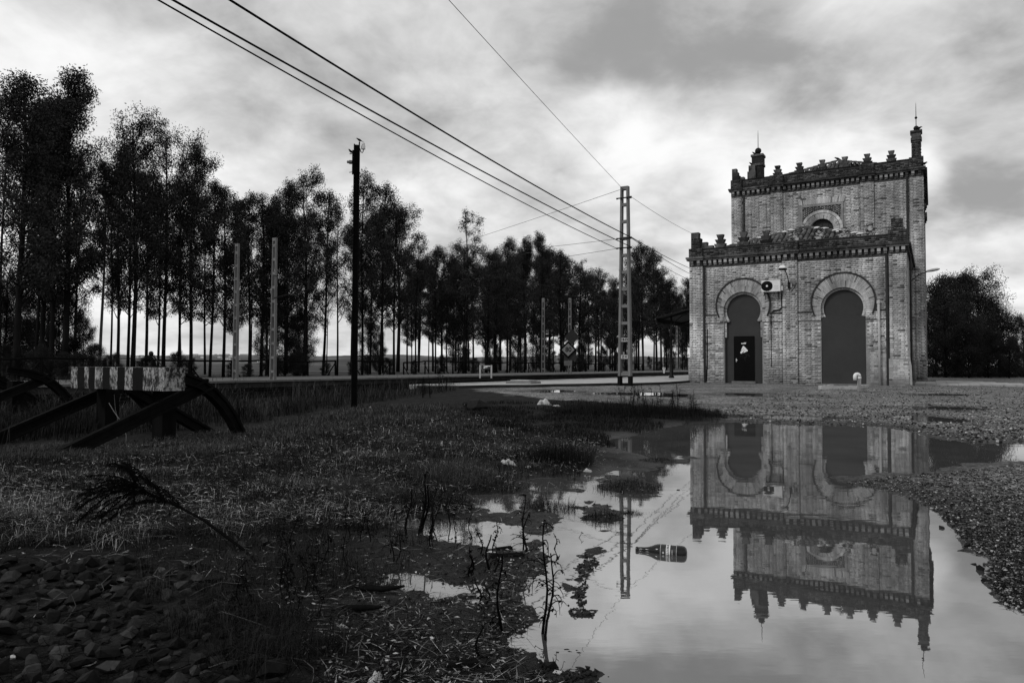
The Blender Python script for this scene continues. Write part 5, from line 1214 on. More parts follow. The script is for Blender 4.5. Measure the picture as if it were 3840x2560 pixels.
TREES = [(38, 168, 34, 'tall', 1.15, 'tall dark eucalyptus with a dense broad crown over the second buffer stop'), (148, 156, 35.5, 'tall', 1.05, 'tallest eucalyptus of the row, its rounded crown split from its neighbour'), (95, 240, 38, 'dense', 1.0, 'dense eucalyptus tucked between the two tallest ones'),
 (228, 345, 36, 'lean', .9, 'slender pale eucalyptus with bare leaning trunk'), (305, 278, 35.5, 'wide', 1.0, 'wide airy eucalyptus crown right of the two tallest'), (375, 305, 37.5, 'wide', .9, 'wide eucalyptus with spreading crown next to the airy one'), (438, 338, 36, 'dense', .9, 'dense eucalyptus closing the first group of crowns'), (270, 360, 40, 'slim', 1.0, None), (335, 380, 41, 'slim2', 1.0, None), (410, 400, 42, 'airy', 1.0, None),
 (482, 405, 39, 'slim2', .95, None), (545, 438, 38, 'slim2', 1.1, None), (600, 440, 38.5, 'slim', 1.2, None), (628, 452, 40, 'tall', .8, None), (513, 424, 36, 'slim', 1.15, 'small pointed eucalyptus standing alone after the first group'), (572, 436, 37, 'airy', 1.15, 'thin see-through eucalyptus behind the catenary posts'), (612, 470, 41, 'slim', 1, None), (655, 420, 37, 'dense', .85, None), (698, 404, 35.5, 'wide', .95, 'broad eucalyptus with a ragged flat top left of the telegraph post'), (742, 430, 38, 'slim2', 1.0, None), (775, 478, 36, 'airy', .95, None),
 (832, 384, 37, 'slim', .8, 'narrow eucalyptus spire right behind the telegraph post'), (872, 412, 35, 'slim2', .95, 'eucalyptus twin spire right of the telegraph post'), (905, 470, 36.5, 'dense', .85, None), (850, 500, 40, 'dense', .9, None), (955, 530, 36, 'airy', .9, 'light airy eucalyptus in the dip of the tree line'), (1000, 566, 38, 'dense', .8, None), (1070, 476, 35.5, 'wispy', 1.0, 'sparse eucalyptus sticking up alone with tufted bare branches'),
 (1040, 585, 37, 'dense', .8, None), (1118, 572, 38, 'slim2', 1.0, None), (1165, 548, 36, 'dense', .9, None), (1205, 545, 38, 'tall', .8, None), (1243, 536, 36, 'tall', .85, 'full eucalyptus making the highest point of the far crowns'), (1288, 570, 35, 'airy', 1.1, None), (1335, 594, 37, 'wispy', .75, 'leafless looking thin eucalyptus left of the ladder post'), (1375, 612, 35, 'slim', 1.25, None), (1415, 640, 38, 'dense', .8, None), (1478, 552, 34.5, 'slim2', 1.0, 'leaning dark eucalyptus pair directly right of the ladder post'), (1502, 565, 36, 'slim', .95, None), (1540, 642, 35, 'dense', .75, None), (1578, 640, 37, 'dense', .8, None), (1450, 625, 40, 'dense', .9, None)]
def region(ox): return 'over the buffer stops' if ox < 480 else 'behind the first catenary posts' if ox < 720 else 'around the telegraph post' if ox < 960 else 'by the tufted sparse tree' if ox < 1180 else 'behind the speed sign' if ox < 1400 else 'between ladder post and station'
def gen(kind, ox, off):
    look = {'slim': 'slim dark', 'slim2': 'slim leaning-topped', 'dense': 'densely leaved dark', 'airy': 'thin see-through', 'tall': 'full tall-crowned', 'wide': 'broad-crowned', 'wispy': 'wispy', 'lean': 'leaning pale'}[kind]
    return look + ' eucalyptus ' + ('in the front row ' if off < 38 else 'in the second row ' if off < 44 else 'in the rear row ') + region(ox)
for (ox, oy, off, kind, sx, lab) in TREES:
    x, y = at_off(ox, off); place_tree(kind, x, y, top_h(ox, oy, y), sx, lab or gen(kind, ox, off), 'eucalyptus row')
EX = [0, 60, 150, 205, 300, 380, 440, 490, 515, 575, 640, 700, 770, 840, 880, 930, 960, 1000, 1070, 1120, 1180, 1240, 1300, 1330, 1380, 1430, 1475, 1510, 1545, 1585, 1700]; EY = [175, 165, 150, 335, 280, 305, 345, 420, 430, 440, 425, 405, 475, 400, 420, 510, 535, 565, 560, 575, 550, 536, 575, 605, 612, 625, 560, 590, 645, 640, 650]
rr = random.Random(21)
for i in range(28):
    ox = 8 + i * 58 + rr.uniform(-14, 14); off = rr.uniform(36, 50); x, y = at_off(ox, off); oy = float(np.interp(ox, EX, EY)) + rr.uniform(35, 130); oy = min(oy, 700)
    kd = rr.choice(['slim', 'slim2', 'dense', 'airy', 'tall']); place_tree(kd, x, y, top_h(ox, oy, y), rr.uniform(.75, 1.0), gen(kd, ox, off), 'eucalyptus row')
rr = random.Random(57)
for i in range(44):
    ox = 925 + i * 15.5 + rr.uniform(-12, 12); off = rr.uniform(34.5, 60); x, y = at_off(ox, off); oy = float(np.interp(ox, EX, EY)) + rr.uniform(5, 90)
    kd = rr.choice(['dense', 'tall', 'wide', 'slim2']); place_tree(kd, x, y, top_h(ox, oy, y), rr.uniform(1.0, 1.35), gen(kd, ox, off), 'eucalyptus row')
for i, (ox, oy, Y, kind, sx, lab) in enumerate([(2172, 660, 54, 'bush2', .9, 'dark bushy tree touching the right edge of the station'), (2200, 636, 57, 'bush', .9, 'tall rounded dark tree in the clump right of the station'), (2248, 634, 58, 'bush', .95, 'double topped dark tree in the clump right of the station'), (2296, 692, 56, 'bush2', .9, 'lower dark tree between the taller clump trees'), (2352, 735, 57, 'bush', .75, 'dark tree at the outer end of the right clump'), (2410, 760, 60, 'bush', .8, 'dark tree beyond the outer end of the clump'), (2225, 720, 52, 'bush2', .9, 'small dark bush before the right clump'), (2318, 775, 52, 'bush2', 1.0, 'wide low dark bush before the outer clump trees'), (2270, 760, 53, 'bush', .9, 'low dark bush filling the clump base'), (2150, 700, 60, 'bush', 1.0, 'dark tree peeping past the station wall'), (2365, 805, 50, 'bush2', 1.1, 'low dark bush at the clump end')]):
    p = dep(ox, 860, Y); place_tree(kind, p.x, p.y, dep(ox, oy, Y).z - .1, sx, lab, 'bushy trees right of the station', 'broadleaf_tree', 9.0)
# undergrowth behind the far platform
rr = random.Random(34)
for i, ox in enumerate([10, 40, 75, 105, 130, 190, 620, 655, 680, 850, 868] + [935 + 17 * k for k in range(38)]):
    if i > 10 and rr.random() < .45: continue
    ox += rr.uniform(-8, 8); x, y = at_off(ox, rr.uniform(34, 52)); place_tree(rr.choice(['bush', 'bush2', 'bush2']), x, y, rr.uniform(2.6, 6.0), rr.uniform(.55, .8), 'young leafy tree among the trunks of the row ' + region(ox), 'young trees under the tree row', 'young_tree', 9.0)
rr = random.Random(33)
for i in range(26):
    ox = 20 + i * 62 + rr.uniform(-20, 20); x, y = at_off(ox, rr.uniform(32.5, 36)); place_tree('bush2', x, y, rr.uniform(.9, 1.8), rr.uniform(.9, 1.5), 'low dark shrub at the foot of the tree row ' + region(ox), 'shrubs under the tree row', 'shrub', 9.0)
# ------------------------------------------------------------------ grass and ground litter
def in_poly(px, py, poly): return sdist(px, py, poly) < 0
def sample(poly, n, keep=None):
    """points on the ground inside an overview polygon, thinner with distance"""
    P = np.array(poly, float); lo, hi = P.min(0), P.max(0); X, Y = [], []; got = 0
    while got < n:
        k = n * 2; px = rng.uniform(lo[0], hi[0], k); py = rng.uniform(lo[1], hi[1], k); m = in_poly(px, py, poly); px, py = px[m], py[m]
        q = np.array([gnd(a, b, .05)[:2] for a, b in zip(px[:n - got], py[:n - got])]).reshape(-1, 2)
        X.append(q[:, 0]); Y.append(q[:, 1]); got += len(q)
    x, y = np.concatenate(X), np.concatenate(Y); h, g, wt, fr, sd_ = ground_fields(x, y)
    m = sd_ > -0.01
    if keep is not None: m &= keep(x, y, g, sd_)
    return x[m], y[m], h[m]
def blades(name, x, y, h, lo, hi, w_, bend, mat, parent=None, label=None, spread=None, kind='stuff', cat=None, lodk=.0006):
    n = len(x); a = rng.uniform(0, 2 * math.pi, n); L_ = rng.uniform(lo, hi, n) * (1 if spread is None else spread); ww = np.maximum(w_, lodk * y) * rng.uniform(.6, 1.2, n)
    dx, dy = np.cos(a), np.sin(a); b1 = rng.uniform(.1, .5, n) * bend; b2 = rng.uniform(.4, 1.4, n) * bend
    fx, fy = -dy, dx; B = np.stack([x, y, h - .004], 1); S = np.stack([fx, fy, np.zeros(n)], 1) * ww[:, None] * .5
    Mid = B + np.stack([dx * L_ * b1 * .6, dy * L_ * b1 * .6, L_ * .58], 1); T = B + np.stack([dx * L_ * b2, dy * L_ * b2, L_ * np.maximum(.25, 1 - .35 * b2)], 1)
    V = np.stack([B - S, B + S, Mid - S * .75, Mid + S * .75, T], 1).reshape(-1, 3); i = np.arange(n) * 5
    F = np.stack([np.stack([i, i + 1, i + 3], 1), np.stack([i, i + 3, i + 2], 1), np.stack([i + 2, i + 3, i + 4], 1)], 1).reshape(-1, 3)
    o = link(name, npmesh(name, V, F, M[mat]), parent)
    if kind: o['kind'] = kind
    if label: o['label'] = label
    if cat: o['category'] = cat
    return o
patch = lambda x, y, s, t: fbm(x * s + 3, y * s - 7, 3) > t
x, y, h = sample([(-60, 1045), (560, 1000), (820, 950), (1050, 930), (1330, 955), (1400, 1005), (1330, 1085), (1130, 1130), (900, 1200), (700, 1225), (350, 1245), (-60, 1275)], 75000, lambda x, y, g, s: patch(x, y, 1.1, -.22))
blades('grass', x, y, h, .03, .10, .0022, 1.3, 'grass_dark', label='short dark grass over the soil left of the puddle')
x, y, h = sample([(-60, 1040), (250, 1030), (560, 990), (820, 938), (1010, 932), (1060, 955), (720, 1010), (460, 1052), (300, 1060), (-60, 1075)], 30000, lambda x, y, g, s: patch(x, y, .9, -.3))
blades('grass', x, y, h, .05, .14, .0022, 1.1, 'grass', label='lighter grass strip in front of the buffer stop')
x, y, h = sample([(1060, 930), (1330, 925), (1650, 945), (1660, 962), (1590, 975), (1480, 1000), (1400, 1020), (1250, 1000), (1100, 975)], 24000, lambda x, y, g, s: patch(x, y, .9, -.15))
blades('grass', x, y, h, .05, .13, .003, .8, 'grass_dark', label='dark grass hump at the far side of the puddle')
x, y, h = sample([(-80, 885), (560, 887), (800, 884), (960, 882), (1040, 884), (1052, 905), (820, 932), (560, 975), (300, 1000), (-80, 1040)], 40000, lambda x, y, g, s: fbm(x * .8, y * .8, 4) + rng.uniform(-.35, .35, len(x)) > -.12)
spw = np.clip(.75 + 1.3 * fbm(x * .9, y * .9, 3), .3, 1.5)
blades('weeds', x, y, h, .14, .50, .002, .8, 'grass_dark', spread=spw, label='tall dark weeds along the track side')
x, y, h = sample([(-80, 885), (560, 887), (800, 884), (1000, 882), (1052, 905), (820, 930), (560, 960), (-80, 985)], 11000, lambda x, y, g, s: fbm(x * .8 + 9, y * .8, 4) + rng.uniform(-.3, .3, len(x)) > 0)
spw = np.clip(.75 + 1.4 * fbm(x * .9, y * .9, 3), .25, 1.6)
blades('weeds', x, y, h, .25, .60, .002, .9, 'grass', spread=spw, label='paler dry weed stalks along the track side', lodk=.0004)
x, y, h = sample([(300, 1230), (880, 1200), (980, 1240), (900, 1330), (820, 1400), (800, 1500), (600, 1568), (420, 1520), (330, 1400)], 9000, lambda x, y, g, s: patch(x, y, 2.2, -.1))
blades('weeds', x, y, h, .03, .16, .0016, 1.4, 'grass_dark', label='tangled dark ground plants in front of the ballast')
x, y, h = sample([(2110, 850 + 14), (2500, 864), (2500, 870), (2130, 870)], 3500)
blades('grass', x, y, h, .15, .4, .01, .6, 'grass_dark', label='grass edge under the clump of trees')
x, y, h = sample([(-60, 1060), (500, 1010), (1050, 945), (1390, 1005), (1330, 1090), (1000, 1190), (700, 1225), (-60, 1290)], 15000, lambda x, y, g, s: patch(x, y, 1.6, -.05))
blades('grass', x, y, h, .04, .13, .0016, 1.5, 'dead_grass', label='thin pale dry blades standing among the short grass', lodk=.0003)
# straw and leaf litter lying on the ground
def litter(name, x, y, h, lo, hi, w_, mat, label, curl=.0):
    n = len(x); a = rng.uniform(0, 2 * math.pi, n); L_ = rng.uniform(lo, hi, n) ; ww = np.maximum(w_, .00022 * y)[:, None] * rng.uniform(.6, 1.3, n)[:, None]
    D = np.stack([np.cos(a), np.sin(a), rng.normal(0, .16, n)], 1); S = np.stack([-np.sin(a), np.cos(a), rng.normal(0, .4, n)], 1)
    C = np.stack([x, y, h + .004 + rng.uniform(0, .012, n)], 1); K = np.stack([-np.sin(a), np.cos(a), np.abs(rng.normal(0, .4, n)) + .1], 1) * (L_ * curl * rng.normal(0, 1, n))[:, None]
    p0, p1, p2 = C - D * L_[:, None] / 2, C + K, C + D * L_[:, None] / 2
    V = np.stack([p0, p1 - S * ww, p2, p1 + S * ww], 1).reshape(-1, 3)
    o = link(name, npmesh(name, V, np.arange(len(V)).reshape(-1, 4), M[mat])); o['kind'] = 'stuff'; o['label'] = label
LEFT = [(-60, 1080), (500, 1010), (1050, 950), (1390, 1010), (1500, 1080), (1250, 1260), (1200, 1500), (1380, 1600), (760, 1600), (640, 1400), (420, 1300), (-60, 1290)]
x, y, h = sample([(-60, 1060), (500, 1000), (1050, 950), (1390, 1010), (1400, 1100), (1000, 1200), (600, 1230), (-60, 1230)], 20000); litter('straw', x, y, h + rng.uniform(0, .05, len(x)), .015, .07, .0013, 'dead_grass', 'pale curled dead grass over the middle ground', .25)
x, y, h = sample(LEFT, 4800); litter('straw', x, y, h, .03, .13, .0013, 'straw', 'thin dry straw scattered over the soil', .06)
x, y, h = sample(LEFT, 3800); litter('leaf_litter', x, y, h, .010, .03, .0032, 'straw', 'small fallen leaves scattered over the soil', .15)
x, y, h = sample([(-60, 1180), (500, 1120), (1000, 1060), (1250, 1260), (1200, 1500), (1380, 1600), (-60, 1600)], 4200); litter('twigs', x, y, h, .06, .28, .0012, 'stem', 'dark broken twigs on the soil', .10)
RIGHT = [(1925, 1098), (2060, 1086), (2200, 1072), (2420, 1062), (2420, 1430), (2290, 1350), (2240, 1255), (2180, 1185), (2080, 1140)]
x, y, h = sample(RIGHT, 2600); litter('leaf_litter', x, y, h, .008, .03, .0025, 'straw', 'small wet leaves and straw on the gravel spit', .12)
x, y, h = sample(RIGHT, 3500); litter('twigs', x, y, h, .02, .08, .0016, 'stem', 'dark plant bits on the gravel spit', .12)
x, y, h = sample([(1600, 945), (2100, 900), (2420, 890), (2420, 1010), (2140, 1000), (2000, 975), (1700, 966)], 3000); litter('leaf_litter', x, y, h, .02, .06, .004, 'straw', 'bits of litter on the gravel yard', .12)
# ------------------------------------------------------------------ stones
def hull(seed, n=12, flat=.65):
    nr = np.random.default_rng(seed); bm = bmesh.new(); p = nr.normal(0, 1, (n, 3)); p /= np.linalg.norm(p, axis=1)[:, None]; p *= nr.uniform(.75, 1.0, (n, 1)); p[:, 2] *= flat; p[:, 1] *= nr.uniform(.65, .95)
    vs = [bm.verts.new(q) for q in p]; r = bmesh.ops.convex_hull(bm, input=vs); bmesh.ops.delete(bm, geom=[v for v in bm.verts if not v.link_faces], context='VERTS'); bmesh.ops.recalc_face_normals(bm, faces=bm.faces)
    me = bpy.data.meshes.new('stone'); bm.to_mesh(me); bm.free(); return me
def _stone(name, lo, hi, pw=1.0):
    t = MT(name); r = rnd_of(t); p = t.pos(); n = t.noise(p, 30, 5, .7); m = t.noise(p, 110, 3, .6); c = t.lerp(t.ma('POWER', r, pw), lo, hi); c = t.ma('MULTIPLY', c, t.rng(n, .3, .7, .6, 1.4)); c = t.ma('MULTIPLY', c, t.rng(m, .3, .7, .75, 1.25)); t.grey(c); t.rough(.8, .10); t.bump(n, .5, .006); return t.m
M['ballast'] = _stone('ballast_stone', .003, .030, 2.6); M['pebble'] = _stone('pebble', .010, .40, 4.5); M['dark_stone'] = _stone('dark_stone', .006, .014); M['pale_stone'] = _stone('pale_stone', .34, .5)
def pebbles(name, x, y, h, lo, hi, mat, label):
    shapes = [hull(100 + i, 9, .7) for i in range(5)]; n = len(x); Vs, Fs = [], []; b = 0; k = np.arange(n) % 5
    for i, me in enumerate(shapes):
        v = np.array([q.co for q in me.vertices]); f = np.array([list(q.vertices) for q in me.polygons]); ix = np.where(k == i)[0]
        s = (rng.uniform(0, 1, len(ix)) ** 2.5 * (hi - lo) + lo); a = rng.uniform(0, 6.28, len(ix)); c, sn = np.cos(a), np.sin(a)
        X = (v[None, :, 0] * c[:, None] - v[None, :, 1] * sn[:, None]) * s[:, None] + x[ix][:, None]; Y = (v[None, :, 0] * sn[:, None] + v[None, :, 1] * c[:, None]) * s[:, None] + y[ix][:, None]; Z = v[None, :, 2] * s[:, None] + h[ix][:, None] + s[:, None] * .25
        V = np.stack([X, Y, Z], 2).reshape(-1, 3); F = (f[None] + (np.arange(len(ix)) * len(v))[:, None, None]).reshape(-1, 3) + b; Vs.append(V); Fs.append(F); b += len(V); bpy.data.meshes.remove(me)
    o = link(name, npmesh(name, np.concatenate(Vs), np.concatenate(Fs), M[mat])); o['kind'] = 'stuff'; o['label'] = label
x, y, h = sample(RIGHT + [(1900, 1100)], 17000); pebbles('gravel', x, y, h, .002, .013, 'pebble', 'wet gravel of the spit reaching into the puddle')
x, y, h = sample([(1640, 940), (1800, 905), (2420, 880), (2420, 1015), (2230, 1012), (2100, 985), (1900, 972), (1700, 962)], 8000); pebbles('gravel', x, y, h, .008, .035, 'pebble', 'loose gravel of the yard beyond the puddle')
x, y, h = sample([(800, 1260), (1180, 1250), (1200, 1500), (1400, 1600), (700, 1600)], 1500); pebbles('gravel', x, y, h, .003, .013, 'pebble', 'small pebbles in the mud beside the puddle')
x, y, h = sample([(1225, 1490), (1340, 1476), (1400, 1540), (1440, 1600), (1200, 1600)], 500); pebbles('gravel', x, y, h, .004, .016, 'dark_stone', 'dark grit along the muddy puddle edge')
x, y, h = sample([(1310, 1250), (1385, 1250), (1375, 1330), (1350, 1425), (1300, 1425)], 900); pebbles('gravel', x, y, h, .003, .012, 'pebble', 'wet grit of the mud strip standing in the water')
x, y, h = sample([(1180, 1190), (1300, 1180), (1260, 1290), (1215, 1400), (1200, 1480), (1100, 1480), (1120, 1300)], 1500); pebbles('gravel', x, y, h, .002, .009, 'pebble', 'fine grit on the mud point')
x, y, h = sample([(1300, 1080), (1500, 1085), (1500, 1145), (1330, 1200), (1300, 1150)], 900); pebbles('gravel', x, y, h, .004, .012, 'pebble', 'grit on the grassy islets')
SH = []
for i in range(8): me = hull(200 + i, 13, .6); me.materials.append(M['ballast']); SH.append(me)
x, y, h = sample([(-30, 1300), (330, 1290), (560, 1350), (620, 1470), (640, 1600), (-60, 1600)], 5200); acc = []
for i in range(len(x)):
    if len(acc) >= 300: break
    r_ = .018 + .034 * R.random() ** 1.2
    if any((x[i] - a) ** 2 + (y[i] - b) ** 2 < ((r_ + c) * .80) ** 2 for a, b, c in acc): continue
    acc.append((x[i], y[i], r_)); o = link('ballast_stone', SH[i % 8], loc=(x[i], y[i], h[i] + r_ * .35)); o.rotation_euler = (R.uniform(-.4, .4), R.uniform(-.4, .4), R.random() * 6.28); o.scale = (r_ * 1.15, r_ * 1.05, r_ * 1.1)
    tag(o, ('large' if r_ > .03 else 'small') + ' dark angular ballast stone ' + ('under the broad leaved plants' if y[i] > 3.0 else 'among the pale chips'), 'stone', 'ballast stones')
def stone(ox, oy, size, seed, mat, label, name='stone', flat=.7, z=0.0, group=None):
    p = gnd(ox, oy, z); me = hull(seed, 16, flat); me.materials.append(M[mat]); o = link(name, me, loc=(p.x, p.y, max(hgt(p.x, p.y), -.03) + size * flat * .35)); o.scale = (size, size, size); o.rotation_euler = (0, 0, R.random() * 6.28); return tag(o, label, 'stone', group)
p = gnd(1097, 942, .06); me = hull(301, 34, .72); me.materials.append(M['dark_stone']); o = link('boulder', me, loc=(p.x, p.y, hgt(p.x, p.y) + .10)); o.scale = (.27, .24, .24); tag(o, 'dark rounded boulder lying in the grass before the platform', 'boulder')
for i, (ox, oy, s) in enumerate([(2163, 1212, .022), (2196, 1203, .028), (2172, 1190, .02), (2222, 1256, .022), (2250, 1308, .026), (2236, 1296, .022), (2262, 1334, .018), (2185, 1170, .016), (1557, 1125, .024), (1593, 1147, .012), (1638, 1135, .016), (2120, 1094, .016), (2246, 1275, .015), (2135, 1052, .02), (1495, 1470, .007)]):
    stone(ox, oy, s * 1.25, 400 + i, 'dark_stone', ('dark wet stone in the shallow water along the gravel spit' if ox > 2000 else 'dark wet stone poking out of the open puddle'), group='stones at the puddle edge')
for i, (ox, oy, s, lab) in enumerate([(200, 1550, .030, 'largest pale stone chip among the ballast'), (88, 1428, .022, 'pale flat stone chip on the ballast beside a darker one'), (22, 1532, .026, 'pale broken tile piece at the ballast edge'), (130, 1392, .018, 'pale grey chip among the ballast below the weeds'), (1280, 1527, .02, 'pale pebble beside the dark lump at the muddy edge')]):
    stone(ox, oy, s, 450 + i, 'pale_stone', lab, 'stone_chip', .35, z=.03)
stone(1263, 1527, .034, 470, 'dark_stone', 'dark muddy lump at the lower puddle edge', 'clod', z=.01)
# white rubble and rags
def rag(ox, oy, w_, d_, hh, seed, mat, label, name='plastic_rag', cat='litter', z=.05):
    p = gnd(ox, oy, z); n = 12; nr = np.random.default_rng(seed); mb = MB(); ph = nr.uniform(0, 6, 6)
    for i in range(n + 1):
        for j in range(n + 1):
            u, v = i / n * 2 - 1, j / n * 2 - 1; rr_ = max(abs(u), abs(v)); f = (1 - rr_ ** 2.2); fold = .5 + .5 * math.sin(5 * u + 3 * v + ph[0]) * math.sin(4 * v - 2 * u + ph[1]); k = 1 - .25 * abs(math.sin(3 * math.atan2(v, u + 1e-6) + ph[2])) * rr_
            mb.v.append((u * w_ * k, v * d_ * k, hh * (f * (.55 + .6 * fold)) - .012))
    for i in range(n):
        for j in range(n): a = i * (n + 1) + j; mb.f.append((a, a + 1, a + n + 2, a + n + 1)); mb.m.append(0)
    o = mb.build(name, M[mat], loc=(p.x, p.y, max(0, hgt(p.x, p.y)) + .004), rz=nr.uniform(0, 6), smooth=True); return tag(o, label, cat)
M['rag'] = simple('dirty_white_rag', .34, .8, .2, .35, 18, .3); M['rag_dark'] = simple('dark_wet_rag', .035, .5, .35, .4, 18, .3)
rag(1166, 1066, .085, .07, .055, 1, 'rag', 'crumpled white lump of cloth in the grass beside the flat white scrap')
rag(1214, 1068, .055, .035, .02, 2, 'rag', 'flat white scrap lying next to the crumpled cloth')
rag(1349, 1073, .05, .035, .035, 3, 'rag', 'small pale lid shaped scrap at the water edge')
rag(1238, 1143, .065, .04, .045, 4, 'rag_dark', 'dark wet rag half in the muddy pool')
rag(1205, 1148, .05, .035, .03, 5, 'rag_dark', 'small dark rag fold in the muddy pool by the larger rag')
rag(1263, 1153, .03, .015, .014, 6, 'rag', 'thin white strip beside the dark rag')
rag(1250, 932, .18, .10, .15, 7, 'rag', 'pale rounded lump in the grass before the far puddles')
rag(1278, 935, .12, .05, .04, 8, 'rag', 'flat pale scrap right beside the rounded lump')
rag(1258, 922 + 3, .05, .03, .03, 9, 'rag', 'tiny pale scrap behind the rounded lump')
rag(1068, 938 - 6, .06, .03, .04, 10, 'rag', 'small white scrap left of the dark boulder')
rag(850, 938, .05, .03, .04, 11, 'rag', 'white scrap at the foot of the telegraph post')
rag(666, 1219, .018, .013, .008, 12, 'rag', 'small white paper scrap by the bent reed')
rag(785, 1437, .026, .014, .018, 13, 'rag', 'small white crumpled scrap in the mud')
rag(860, 1564, .06, .02, .03, 14, 'rag', 'white slab of stone or plastic at the lowest mud edge')
rag(1138, 1533, .02, .010, .008, 15, 'rag', 'tiny white scrap near the muddy lump')
rag(1210, 1500 - 6, .012, .008, .006, 16, 'rag', 'white speck of litter near the mud point')
rag(908, 1211, .035, .008, .012, 17, 'rag', 'pale stick like scrap behind the tall dead stems')
for i, (ox, oy) in enumerate([(1620, 1088), (1618, 1108), (1640, 1160), (1700, 1110), (1695, 1130), (1690, 935), (1480, 1560)]):
    rag(ox, oy, .03, .018, .006, 30 + i, 'rag', 'thin pale scrap floating on the puddle', 'floating_scrap', z=0)['group'] = 'scraps floating on the puddle'
# rotten wood in the mud
for i, (ox, oy, l, a, lab) in enumerate([(1165, 1275, .085, .1, 'dark broken plank lying at the mud edge'), (1158, 1252, .045, .3, 'dark chunk of wood in the small pool'), (870, 1355, .11, .05, 'rotten branch piece on the mud left of the pool'), (830, 1405, .08, -.2, 'short rotten branch piece below the small pool'), (1060, 1548, .05, .5, 'grey wooden chip near the mud bottom')]):
    p = gnd(ox, oy, .02); mb = MB(); rr = random.Random(60 + i); z = max(hgt(p.x, p.y), -.015)
    if i in (2, 3): mb.tube([(-l + 2 * l * t, .018 * math.sin(5 * t + i), .010 + .006 * rr.random()) for t in (0, .2, .4, .6, .8, 1)], [.006, .011, .013, .012, .010, .005], 7); nm_ = 'rotten_branch'
    else:
        j = lambda: (rr.random() - .5) * .014; nm_ = 'plank'
        mb.hexa([(-l, -.02 + j(), -.005), (l + j(), -.02 + j(), -.005), (l + j(), .02 + j(), -.005), (-l + j(), .02, -.005), (-l + j(), -.014, .014 + j() * .5), (l + j(), -.014, .012 + j() * .5), (l + j(), .012, .015), (-l, .014, .010)])
    tag(mb.build(nm_, M['wood'], loc=(p.x, p.y, z), rz=a, smooth=(i in (2, 3))), lab, 'wood')
# ------------------------------------------------------------------ weeds, reed, tussocks
def weed(ox, oy, hh, seed, label, name='dead_weed', stems=1, curl=1.0, dens=1.0, thick=1.0, lean=0.0, z=.01, group=None):
    p = gnd(ox, oy, z); rr = random.Random(seed); e = empty(name, (p.x, p.y, max(hgt(p.x, p.y), -.03)), 0, label, 'plant', group)
    for s in range(stems):
        mb = MB(); tw = MB(); a = rr.random() * 6.28; x, y = (.03 * stems * rr.uniform(-1, 1), .02 * stems * rr.uniform(-1, 1)); H_ = hh * rr.uniform(.65, 1.0) if s else hh; lx, ly = lean + rr.uniform(-.18, .18), rr.uniform(-.12, .12); pts = []
        for i in range(8): t = i / 7; pts.append(Vector((x + lx * H_ * t + .01 * math.sin(t * 7 + a), y + ly * H_ * t + .01 * math.cos(t * 6 + a), -.03 + (H_ + .03) * t)))
        r0 = .0042 * thick * (.6 + hh); mb.tube(pts, [r0 * (1 - .6 * i / 7) for i in range(8)], 5)
        for b in range(int((6 + 20 * H_) * dens)):
            t = rr.uniform(.18, 1); i = min(6, int(t * 7)); q = pts[i].lerp(pts[i + 1], t * 7 - i); az = rr.random() * 6.28; ln = H_ * rr.uniform(.12, .38) * (1.15 - t * .5); up = rr.uniform(.2, 1.1); bp = [q.copy()]; c = q.copy(); an = up; azc = az; cu_ = rr.uniform(-1.3, 1.3) * curl
            for k in range(6): c = c + Vector((math.cos(azc) * math.cos(an), math.sin(azc) * math.cos(an), math.sin(an))) * ln / 6; an -= .38 * curl * rr.uniform(.4, 1.5); azc += cu_ * .25; bp.append(c.copy())
            tw.tube(bp, [.0018 * thick, .0017 * thick, .0015 * thick, .0013 * thick, .0012 * thick, .001 * thick, .0008], 3, cap=False)
            for k in range(2, 7):
                if rr.random() < .55: l = rr.uniform(.005, .016); d = Vector((rr.uniform(-1, 1), rr.uniform(-1, 1), rr.uniform(-1, .3))).normalized() * l; w2 = Vector((rr.uniform(-1, 1), rr.uniform(-1, 1), rr.uniform(-1, 1))).normalized() * l * .5; tw.add([bp[k], bp[k] + d * .5 + w2, bp[k] + d, bp[k] + d * .5 - w2], [(0, 1, 2, 3)])
        sm_ = mb.build('stem', M['stem'], e); tag(tw.build('branches', M['stem'], sm_), kind='stuff')
    return e
